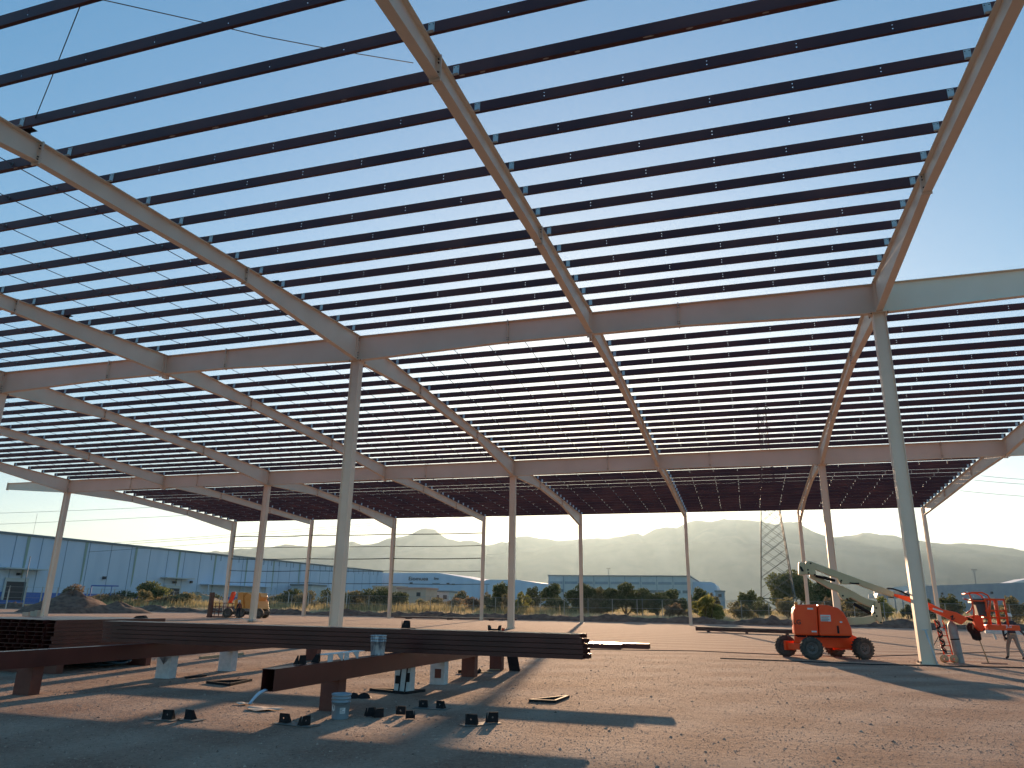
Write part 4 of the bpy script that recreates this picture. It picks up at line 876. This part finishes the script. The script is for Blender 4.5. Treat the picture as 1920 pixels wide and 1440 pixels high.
# second warehouse with two signs
def wall_poly(name, px, Y, mt, parent, thick=40, y0=0):
    top = [at(a, b, Y) for a, b in px]; m = MB(); m.prism([(top[0].x, Y, 0)]+[tuple(v) for v in top]+[(top[-1].x, Y, 0)], (0, thick, 0)); return m.build(name, mt, parent)
w2 = thing('warehouse', 'blue grey warehouse with dark script sign and sloping roof behind the girts', 'warehouse', at(780, 1105, 275))
w2.location.z = 0
wall_poly('wall', [(610, 1074), (822, 1074), (880, 1084), (907, 1090), (912, 1087), (970, 1087), (1015, 1093.5)], 275, M['wall_blue'], w2)
v = at(776, 1088, 274.9); text('Eiomuea', 2.0, M['lettering'], w2, 'sign_lettering', (v.x+1.9-w2.location.x, -.15, v.z), (PI/2, 0, 0), .05, 1.25)
v = at(818, 1087, 274.9); text('line', 1.5, M['lettering'], w2, 'sign_lettering', (v.x-w2.location.x, -.15, v.z), (PI/2, 0, 0), .05)
m = MB(); m.box(v.x-1.6, v.x+1.6, 274.8, 274.9, v.z-1.5, v.z-1.3); m.build('sign_line', M['trim_grey'], w2)
for px, py in ((771, 1093), (840, 1094), (850, 1095.5)): v = at(px, py, 274.8); m = MB(); m.box(v.x-.6, v.x+.6, 274.7, 274.9, v.z-.2, v.z+.2); m.build('wall_lamp', M['open'], w2)
# small pink and tan buildings
def shed(name, x0, x1, pt, pb, Y, mt, rt, label, win=2):
    a = at(x0, pt, Y); b = at(x1, pb, Y); t = thing(name, label, 'building', ((a.x+b.x)/2, Y, .5)); m = MB(); m.box(a.x, b.x, Y, Y+8, .3, a.z-.5); m.build('wall', mt, t)
    m = MB(); m.box(a.x-.3, b.x+.3, Y-.3, Y+8.3, a.z-.5, a.z); m.build('roof', rt, t)
    for k in range(win):
        xx = a.x+(b.x-a.x)*(k+.5)/win; m = MB(); m.box(xx-.6, xx+.6, Y-.04, Y, a.z-2.4, a.z-1.3); m.build('window', M['open'], t)
M['pink'] = mat('pink_render', (.48, .26, .20), (.52, .30, .23), .6, .8); M['tan'] = mat('tan_render', (.52, .36, .27), (.57, .41, .31), .6, .8)
shed('small_building', 746, 798, 1101, 1112, 190, M['tan'], M['pink'], 'low tan building with a pink roof behind the scrub at centre left')
shed('small_building', 798, 842, 1107, 1113, 205, M['wall_white'], M['trim_grey'], 'low pale shed right of the pink roofed building', 3)
shed('small_building', 700, 742, 1098, 1110, 215, M['tan'], M['tan'], 'tan building mostly hidden by the dark bush at centre left', 1)
shed('small_building', 546, 584, 1095, 1105, 200, M['wall_white'], M['trim_grey'], 'pale small building before the far end of the long warehouse', 2)
# white warehouse with window bands
w3 = thing('warehouse', 'long white warehouse with rows of dark windows in the hazy middle distance', 'warehouse', at(1180, 1110, 300)); w3.location.z = 0
a = at(1029, 1080, 300); b = at(1292, 1082, 300); m = MB(); m.box(a.x, b.x, 300, 360, 0, a.z); m.build('wall', M['wall_white'], w3)
m = MB(); m.box(a.x-.4, b.x+.4, 299.6, 360, a.z, a.z+.4); m.build('roof', M['trim_grey'], w3)
for k in range(9):
    x = a.x+(b.x-a.x)*(k+.5)/9; wd = (b.x-a.x)/9
    m = MB(); m.box(x-wd*.42, x+wd*.42, 299.85, 300, a.z-3.1, a.z-2.1); m.build('window_band', M['wall_grey'], w3)
    m = MB(); m.box(x-wd*.5-.12, x-wd*.5+.12, 299.7, 300, 0, a.z); m.build('pilaster', M['wall_grey'], w3)
    if k % 2 == 0 or k > 4:
        for s in (-1, 1): m = MB(); m.box(x+s*1.7-1.3, x+s*1.7+1.3, 299.85, 300, a.z-6.3, a.z-5.2); m.build('window', M['trim_grey'], w3)
w4 = thing('warehouse', 'small blue hall with rounded roof at the right end of the white warehouse', 'warehouse', at(1320, 1110, 330)); w4.location.z = 0
wall_poly('wall', [(1285, 1090), (1334, 1091), (1340, 1094), (1344, 1100)], 320, M['wall_blue'], w4)
shed('small_building', 1341, 1358, 1107, 1114, 300, M['wall_grey'], M['trim_grey'], 'tiny grey hut right of the rounded blue hall', 1)
# grey warehouse on the right, wall receding
w5 = thing('warehouse', 'grey blue warehouse with a dark loading door behind the orange basket', 'warehouse', (70, 250, 0))
pa = gnd(1715, 1099, 10.4); pb = gnd(1990, 1089.5, 10.4); d = (pb-pa); nrm = Vector((-d.y, d.x, 0)).normalized()*-1
if nrm.y < 0: nrm = -nrm
def onw(px, z):
    r = ray(px, 1100); # intersect wall plane
    n2 = nrm; c0 = Vector((0, 0, CAMH)); t_ = (pa-c0).dot(n2)/Vector((r.x, r.y, 0)).dot(n2); return Vector((r.x*t_, r.y*t_, z))
m = MB(); m.prism([(pa.x, pa.y, 0), (pb.x, pb.y, 0), (pb.x, pb.y, 10.4), (pa.x, pa.y, 10.4)], nrm*30); m.build('wall', M['wall_grey'], w5)
q0, q1 = onw(1763, 0), onw(1781, 0); e = -nrm*.15
m = MB(); m.prism([(q0.x, q0.y, 1.2), (q1.x, q1.y, 1.2), (q1.x, q1.y, 4.6), (q0.x, q0.y, 4.6)], e); dr = m.build('loading_door', M['open'], w5)
m = MB(); m.prism([(q0.x, q0.y, 4.6), (q1.x, q1.y, 4.6), (q1.x, q1.y, 5.4), (q0.x, q0.y, 5.4)], e*1.2); m.build('door_frame', M['wall_white'], dr)
for px, cc in ((1858, '2'), (1892, '3')):
    q0, q1 = onw(px-3.6, 0), onw(px+3.6, 0); m = MB(); m.prism([(q0.x, q0.y, 4.6), (q1.x, q1.y, 4.6), (q1.x, q1.y, 6.3), (q0.x, q0.y, 6.3)], e); pl = m.build('number_panel', M['tan'], w5)
    c_ = (q0+q1)/2; an = math.atan2((q1-q0).y, (q1-q0).x); text(cc, 1.6, M['lettering'], w5, 'number', Vector((c_.x, c_.y, 4.85))+e*1.3-w5.location, (PI/2, 0, an))
for px in (1764, 1857): c_ = onw(px, 8); m = MB(); m.box(c_.x-.3, c_.x+.3, c_.y-.6, c_.y, 7.4, 8); m.build('wall_lamp', M['open'], w5)
m = MB(); q0, q1 = onw(1830, 0), onw(1935, 0); m.prism([(q0.x, q0.y, 0), (q1.x, q1.y, 0), (q1.x, q1.y, 2.6), (q0.x, q0.y, 2.6)], e*1.1); m.build('base_band', M['wall_band'], w5)
# white greenhouse like hall and the bright sawtooth roof
w6 = thing('greenhouse', 'pale open sided hall with white arched bays behind the near right column', 'hall', at(1690, 1120, 170)); w6.location.z = 0
m = MB(); P_ = [at(1640, 1121, 170), at(1640, 1113, 170), at(1736, 1100, 170), at(1736, 1121, 170)]; m.prism([(v.x, 170+8, v.z) for v in P_], (0, .3, 0)); m.build('wall', M['paper'], w6)
m = MB(); m.prism([(P_[1].x, 170, P_[1].z), (P_[2].x, 170, P_[2].z), (P_[2].x, 170, P_[2].z+.7), (P_[1].x, 170, P_[1].z+.7)], (0, 1.2, 0)); m.build('roof', M['paper'], w6)
for k in range(7):
    px = 1648+k*14; v = at(px, 1112-k*1.7, 170); m = MB(); m.tube([(v.x, 170, .5), (v.x, 170, v.z)], .12, 6); m.build('post', M['wall_grey'], w6)
for px in (1660, 1684, 1712): v = at(px, 1121, 172); m = MB(); m.prism([(v.x+1.6*math.cos(a), 172, v.z+1.5*math.sin(a)) for a in [PI*k/10 for k in range(11)]], (0, 5, 0)); m.build('arched_bay', M['wall_grey'], w6)
w7 = thing('sawtooth_roof', 'bright white sloping roof tip above the grey warehouse at the right edge', 'roof', at(1910, 1090, 330)); v = [at(1897, 1092.5, 330), at(1935, 1083, 330), at(1935, 1092.5, 330)]
m = MB(); m.prism(v, (0, 20, 0)); m.build('roof', M['paper'], w7); m = MB(); m.box(v[0].x+3, v[1].x, 331, 349, 0, v[0].z); m.build('wall', M['wall_white'], w7)

# ------------------------------------------------------------------ pylon, wires, poles
py = thing('lattice_pylon', 'tall steel lattice pylon rising behind the roof right of centre', 'pylon', (5.45, 146, .5))
def pw(z): return max(.8, 3.2-.078*z)
m = MB(); mb2 = MB(); cx_, cy_ = 5.45, 149
cor = lambda z, sx, sy: (cx_+sx*pw(z), cy_+sy*pw(z), z+.5)
for sx in (-1, 1):
    for sy in (-1, 1): m.bar(cor(0, sx, sy), cor(31, sx, sy), .17); m.bar(cor(31, sx, sy), cor(40, sx, sy), .13)
zs = [3.2, 7, 10.6, 14, 17.2, 20.2, 23, 25.6, 28, 30, 32, 34, 36, 38, 40]; zz = 0
for k, z1 in enumerate(zs):
    for ax in (0, 1):
        for s in (-1, 1):
            A = (lambda z, t: cor(z, t, s)) if ax == 0 else (lambda z, t: cor(z, s, t))
            mb2.bar(A(zz, -1), A(z1, 1), .075); mb2.bar(A(zz, 1), A(z1, -1), .075)
            if k > 0 and k < 9:
                zm_ = (zz+z1)/2; mb2.bar(A(zm_, -1), A(min(z1+1.6, 40), 1), .05); mb2.bar(A(zm_, 1), A(min(z1+1.6, 40), -1), .05)
            if k == 0: mb2.bar(A(z1, -1), A(z1, 1), .1)
    zz = z1
M['pyl'] = mat('galvanised_lattice', (.07, .09, .09), (.12, .14, .14), 3, .5, metal=.3)
m.build('leg_angles', M['pyl'], py); mb2.build('bracing', M['pyl'], py)
m = MB()
for z in (35.5, 39.6): m.bar((cx_-1.7, cy_, z+.4), (cx_+1.7, cy_, z+.4), .14, .14); m.bar((cx_-1.7, cy_, z+.4), (cx_, cy_, z+1.5), .09); m.bar((cx_+1.7, cy_, z+.4), (cx_, cy_, z+1.5), .09)
m.build('crossarm', M['pyl'], py)
def wire(a, b, Ya, Yb, label, sag=1.0, r=.035):
    p, q = at(*a, Ya), at(*b, Yb); m = MB(); m.tube([p+(q-p)*t/14-Vector((0, 0, sag*4*(t/14)*(1-t/14))) for t in range(15)], r, 4); tag(m.build('power_line', M['trim_grey'], fix=False), label, 'wire', 'power lines behind the frame')
wire((-30, 963), (700, 926), 120, 150, 'upper faint wire in the sky above the long warehouse', .5)
wire((-30, 984), (800, 936), 122, 152, 'second faint wire in the sky above the long warehouse', .5)
wire((-30, 1032), (905, 962), 124, 152, 'wire crossing the long warehouse wall, upper of a pair', .6)
wire((-30, 1036), (905, 966), 125, 153, 'wire crossing the long warehouse wall, lower of a pair', .6)
wire((-30, 1046), (960, 967), 120, 150, 'lowest wire crossing the long blue warehouse wall', .8)
for k, (a, b) in enumerate((((1840, 892), (1960, 901)), ((1826, 900), (1960, 910)), ((1800, 920), (1960, 933)))):
    wire(a, b, 150, 150, ('highest', 'middle', 'lowest')[k]+' of three wires in the open sky at the right edge', .1)
def pole(px, pt, pb, Y, label, r=.12, lamp=True):
    a = at(px, pt, Y); t = thing('light_pole', label, 'light pole', (a.x, Y, .4)); m = MB(); m.tube([(a.x, Y, .4), (a.x, Y, a.z)], r, 6); m.build('pole', M['trim_grey'], t)
    if lamp: m = MB(); m.box(a.x-.9, a.x+.9, Y-.15, Y+.15, a.z, a.z+.2); m.build('lamp_head', M['trim_grey'], t)
pole(1141, 1066, 1090, 320, 'slim light mast above the roof of the white warehouse'); pole(1826, 1069, 1100, 280, 'slim light mast above the grey warehouse at right')
pole(913, 1096, 1110, 230, 'short lamp post in front of the sloping roofed warehouse', .15); pole(70, 963, 1000, 200, 'thin antenna mast above the long warehouse roof', .05, False)
pole(57, 1043, 1110, 104, 'pale pole beside the leftmost loading door', .08, False); pole(1204, 1121, 1148, 112, 'pale pole by the fence before the dark round tree', .07, False)

# ------------------------------------------------------------------ chain link fence
fc = thing('chain_link_fence', 'chain link fence on slim posts behind the earth berm', 'fence', (-20, 101, .5))
M['post'] = mat('grey_post', (.34, .34, .31), rough=.8); M['cpost'] = mat('pale_concrete_post', (.45, .43, .38), (.5, .48, .42), 4, .9)
for k in range(44):
    x = -80+3.3*k; m = MB(); z = gh(x, 101); m.tube([(x, 101, z), (x, 101, z+2.25)], .05, 5); m.build('post', M['post'], fc, fix=False)
for z in (2.3, 1.15):
    m = MB(); m.tube([(-80+4*k, 101, .47+z+.03*noise.noise((k, z, 0))) for k in range(37)], .018, 4); m.build('rail_wire', M['post'], fc, fix=False)
m = MB()
for k in range(0, 620): x = -80+.23*k; m.bar((x, 101.02, .6), (x+2.1, 101.02, 2.72), .006, .006); m.bar((x+2.1, 101.03, .6), (x, 101.03, 2.72), .006, .006)
m.build('wire_mesh', M['post'], fc, fix=False)
fl = thing('perimeter_fence', 'fence with pale cranked concrete posts in front of the long blue warehouse', 'fence', (-108, 110, .5))
r_ = random.Random(8)
for k in range(32):
    y = 76+2.9*k; x = -108+r_.uniform(-.2, .2); m = MB(); m.bar((x, y, 0), (x+r_.uniform(-.05, .05), y, 2.9), .13, .13); m.bar((x, y, 2.88), (x+.35, y-.25, 3.4), .11, .11); m.build('post', M['cpost'], fl, fix=False)
for k, px in enumerate((542, 579, 615, 651)):
    x = at(px, 1115, 106).x; m = MB(); m.bar((x, 106, .4), (x, 106, 3.1), .12, .12); m.bar((x, 106, 3.08), (x-.3, 105.8, 3.5), .1, .1); m.build('post', M['cpost'], fl, fix=False)
for z in (.9, 1.7, 2.5, 3.3): m = MB(); m.tube([(-107.9, 76, z), (-107.9, 166, z)], .015, 4); m.build('strand_wire', M['post'], fl, fix=False)

# ------------------------------------------------------------------ vegetation
def leafmat(n, a, b): return mat(n, a, b, 1.2, .8, spec=.2, trans=.5, detail=3)
M['leaf_dark'] = leafmat('dark_foliage', (.065, .085, .035), (.13, .14, .06)); M['leaf_mid'] = leafmat('mid_foliage', (.085, .115, .045), (.16, .17, .07))
M['leaf_olive'] = leafmat('olive_foliage', (.14, .13, .06), (.24, .21, .11)); M['leaf_yel'] = leafmat('yellow_green_foliage', (.17, .19, .05), (.32, .30, .09)); M['leaf_dry'] = leafmat('dry_twigs', (.17, .12, .07), (.27, .20, .12))
M['bark'] = mat('bark', (.09, .065, .045), (.14, .10, .07), 4, .9)
def tree(px, base_px, w_px, top_px, Y, m_, label, name='bush', cat='bush', dens=1.0, trunk=.25, seed=0, grp=None):
    r = random.Random(seed*7+int(px)); c = at(px, base_px, Y); W = (at(px+w_px/2, base_px, Y)-at(px-w_px/2, base_px, Y)).length; Z1 = at(px, top_px, Y).z; z0 = gh(c.x, Y); H = max(Z1-z0, .6)
    t = thing(name, label, cat, (c.x, Y, z0), 0, grp)
    m = MB(); n_ = 5 if cat != 'tree' else 6
    for k in range(n_):
        a = r.uniform(0, 6.28); l = r.uniform(.4, .8); p = [Vector((c.x, Y, z0-.05)), Vector((c.x+.1*math.cos(a)*W, Y+.1*math.sin(a)*W, z0+H*trunk)), Vector((c.x+.28*math.cos(a)*W, Y+.2*math.sin(a)*W, z0+H*l))]
        m.tube(p, [.05+.02*H, .035+.012*H, .015], 5)
    m.build('trunk' if cat == 'tree' else 'stems', M['bark'], t, fix=False)
    g = MB(); lobes = []
    for k in range(r.randint(7, 11)):
        a = r.uniform(0, 6.28); q = math.sqrt(r.random())*.36; lobes.append((c.x+q*1.15*W*math.cos(a), Y+q*W*.8*math.sin(a), z0+H*r.uniform(trunk*.9+.12, .82)*(1-.45*q), r.uniform(.16, .28)*W, r.uniform(.16, .26)*H))
    lobes.append((c.x, Y, z0+H*.76, .2*W, .23*H)); n_l = int(2600*dens*min(2.2, max(.5, W*H/20)))
    s0 = .11+.014*H
    for k in range(n_l):
        lx, ly, lz, lr, lh = lobes[r.randrange(len(lobes))]; u = r.uniform(-1, 1); th = r.uniform(0, 6.28); rr = r.random()**.4*(1.12 if r.random() < .12 else 1); q = math.sqrt(1-u*u)
        x, y, z = lx+lr*rr*q*math.cos(th), ly+lr*rr*q*math.sin(th), lz+lh*rr*u
        if z < z0+.05: continue
        s = s0*r.uniform(.6, 1.5); a = Vector((r.uniform(-1, 1), r.uniform(-1, 1), r.uniform(-1, 1))).normalized()*s; b = a.cross(Vector((r.uniform(-1, 1), r.uniform(-1, 1), r.uniform(-1, 1)))).normalized()*s*.6; p = Vector((x, y, z))
        g.add([p-a, p-b, p+a, p+b], [(0, 1, 2, 3)])
    g.build('crown', M[m_], t, fix=False); return t
TR = [(137, 1112, 34, 1093, 112, 'leaf_dry', 'sparse reddish bush before the long warehouse, left of the blue rack'), (283, 1114, 60, 1089, 114, 'leaf_mid', 'rounded bright green bush in front of the long warehouse wall'),
 (205, 1132, 70, 1112, 104, 'leaf_dry', 'low brown scrub behind the tall dirt pile'), (300, 1138, 45, 1118, 103, 'leaf_dry', 'brown thorny scrub below the round green bush'), (345, 1134, 50, 1110, 108, 'leaf_olive', 'olive scrub right of the grassy mound'),
 (545, 1136, 60, 1103, 112, 'leaf_dark', 'dark olive bush right of the far yellow lift'), (578, 1142, 50, 1106, 109, 'leaf_olive', 'dull olive bush touching the third outer column'), (612, 1140, 30, 1102, 118, 'leaf_dark', 'small dark bush left of the near left column'),
 (665, 1140, 48, 1106, 110, 'leaf_olive', 'grey olive bush just right of the near left column'), (718, 1136, 76, 1099, 111, 'leaf_dark', 'broad dark bush crossed by the fourth outer column'), (748, 1136, 40, 1108, 112, 'leaf_dark', 'lower dark bush right of the broad one'),
 (866, 1120, 40, 1106, 140, 'leaf_olive', 'thin brown green shrub row before the lamp post'), (885, 1137, 30, 1118, 112, 'leaf_dry', 'small dry shrub left of the fifth outer column'),
 (912, 1122, 34, 1109, 132, 'leaf_olive', 'brownish round shrub left of the grey green tree'), (943, 1136, 44, 1090, 118, 'leaf_mid', 'grey green small tree left of the middle column'), (925, 1140, 40, 1120, 108, 'leaf_dark', 'low dark bush under the grey green tree'),
 (976, 1140, 34, 1108, 108, 'leaf_yel', 'yellow green bush right of the middle column'), (1003, 1118, 30, 1098, 135, 'leaf_dark', 'dark dome bush against the sloping blue roof'), (1036, 1124, 40, 1093, 126, 'leaf_mid', 'grey green tree at the left end of the white warehouse'),
 (1040, 1141, 90, 1120, 110, 'leaf_dark', 'long low dark thicket behind the fence'), (1092, 1138, 70, 1092, 120, 'leaf_dark', 'dark tree behind the sixth outer column'), (1126, 1132, 44, 1100, 118, 'leaf_olive', 'olive tree between two dark trees'),
 (1175, 1144, 84, 1091, 114, 'leaf_dark', 'large dark dome shaped tree before the white warehouse'), (1232, 1140, 60, 1110, 112, 'leaf_dark', 'dark lower tree right of the dome shaped tree'), (1262, 1134, 60, 1102, 122, 'leaf_mid', 'grey green tree before the window bands'),
 (1310, 1134, 44, 1100, 120, 'leaf_mid', 'grey green tree right of the seventh outer column'), (1336, 1134, 30, 1110, 124, 'leaf_olive', 'small olive bush below the rounded blue hall'), (1410, 1130, 50, 1104, 125, 'leaf_mid', 'rounded green bush left of the pylon foot'),
 (1490, 1132, 100, 1066, 165, 'leaf_mid', 'big grey green tree behind the pylon and boom elbow'), (1548, 1132, 70, 1088, 150, 'leaf_mid', 'tree right of the big one, behind the folded boom'), (1600, 1142, 70, 1112, 112, 'leaf_olive', 'olive shrub under the boom knuckle'),
 (1655, 1142, 60, 1118, 108, 'leaf_yel', 'pale green shrub right of the boom knuckle'), (1395, 1152, 50, 1134, 102, 'leaf_olive', 'low shrub on the berm right of the sunlit bush'), (1788, 1140, 50, 1112, 104, 'leaf_dark', 'dark shrub behind the gas cylinder'),
 (1268, 1150, 40, 1130, 103, 'leaf_dry', 'thin dry shrub behind the seventh outer column'), (1895, 1140, 60, 1118, 104, 'leaf_olive', 'shrubs at the right edge behind the basket')]
far_px = [430, 577, 734, 903, 1089, 1290, 1510, 1750]; seen_ = {}
def scrub_label(px):
    k = sum(1 for c in far_px if c < px); seen_[k] = seen_.get(k, 0)+1
    if k == 0: return 'low scrub clump left of the first outer column, %s counting rightwards' % ordn[seen_[k]-1]
    return 'low scrub clump, %s one right of the %s outer column' % (ordn[seen_[k]-1], ordn[k-1])
r9 = random.Random(77); where = ['near the left field edge', 'before the long warehouse', 'below the far girts', 'behind the middle columns', 'left of the sunlit bush', 'behind the pylon foot', 'near the right lift']
for k in range(46):
    px = 180+k*38+r9.uniform(-10, 10)
    if 1000 < px < 1300 or k % 4 == 3: continue
    Y = r9.uniform(103, 135); dark = r9.random() < .5
    TR.append((px, 1140, r9.uniform(26, 62), 1124+(px-960)*.012-r9.uniform(0, 13), Y, r9.choice(['leaf_dark', 'leaf_olive', 'leaf_dry', 'leaf_olive']),
               scrub_label(px)))
for k, (px, b_, w_, t_, Y, m_, l) in enumerate(TR):
    big = 'tree' in l.split(' ')[:5] or 'tree' in l and 'bush' not in l and 'shrub' not in l
    tree(px, b_, w_, t_, Y, m_, l, 'tree' if big else 'bush', 'tree' if big else 'bush', 1.5 if big else 1.1, .16 if big else .08, k, 'bushes and trees beyond the fence')
tree(1330, 1164, 62, 1115, 97.5, 'leaf_yel', 'sunlit yellow green bush growing on the earth berm', 'bush', 'bush', 1.6, .1, 51, 'bushes and trees beyond the fence')
# grass and weeds
def blades(name, n, fx, fy, fh, mt, seed, label, wd=.05):
    r = random.Random(seed); g = MB()
    for k in range(n):
        x, y = fx(r), fy(r); h = fh(r)*(1+.6*noise.noise((x*.12, y*.12, seed))); z = gh(x, y)-.03; a = r.uniform(0, PI); dx, dy = wd*math.cos(a), wd*math.sin(a); lx, ly = r.uniform(-.3, .3)*h, r.uniform(-.3, .3)*h
        g.add([(x-dx, y-dy, z), (x+dx, y+dy, z), (x+lx+dx*.2, y+ly, z+h)], [(0, 1, 2)])
    tag(g.build(name, M[mt], fix=False), label, kind='stuff')
M['grass_dry'] = mat('dry_grass', (.50, .40, .23), (.72, .60, .40), .25, .9, trans=.4, spec=.1); M['weed'] = mat('green_yellow_weeds', (.22, .19, .09), (.52, .43, .23), .18, .9, trans=.4, spec=.1)
blades('dry_grass', 42000, lambda r: r.uniform(-100, 62), lambda r: 95.5+r.random()**1.5*60, lambda r: r.uniform(.15, .55), 'grass_dry', 1, 'pale dry grass covering the field behind the fence')
blades('weeds', 34000, lambda r: -112+r.random()**1.3*88, lambda r: 99+r.random()*35, lambda r: r.uniform(.3, 1.5), 'weed', 2, 'tall yellow green weeds along the left part of the field', .07)
blades('far_scrub', 14000, lambda r: r.uniform(-130, 120), lambda r: 140+r.random()*110, lambda r: r.uniform(.4, 1.5), 'weed', 4, 'distant scrub between the field and the warehouses', .25)

# ------------------------------------------------------------------ haze
g = MB(); g.box(-11000, 11000, -2500, 11000, -60, 960)
hm = bpy.data.materials.new('haze'); hm.use_nodes = True; hn = hm.node_tree; hn.nodes.clear()
pv = hn.nodes.new('ShaderNodeVolumePrincipled'); pv.inputs['Color'].default_value = (.58, .82, .97, 1)
pv.inputs['Density'].default_value = .00005; pv.inputs['Anisotropy'].default_value = .52
ho = hn.nodes.new('ShaderNodeOutputMaterial'); hn.links.new(pv.outputs[0], ho.inputs['Volume'])
hz = tag(g.build('haze', hm), kind='stuff')
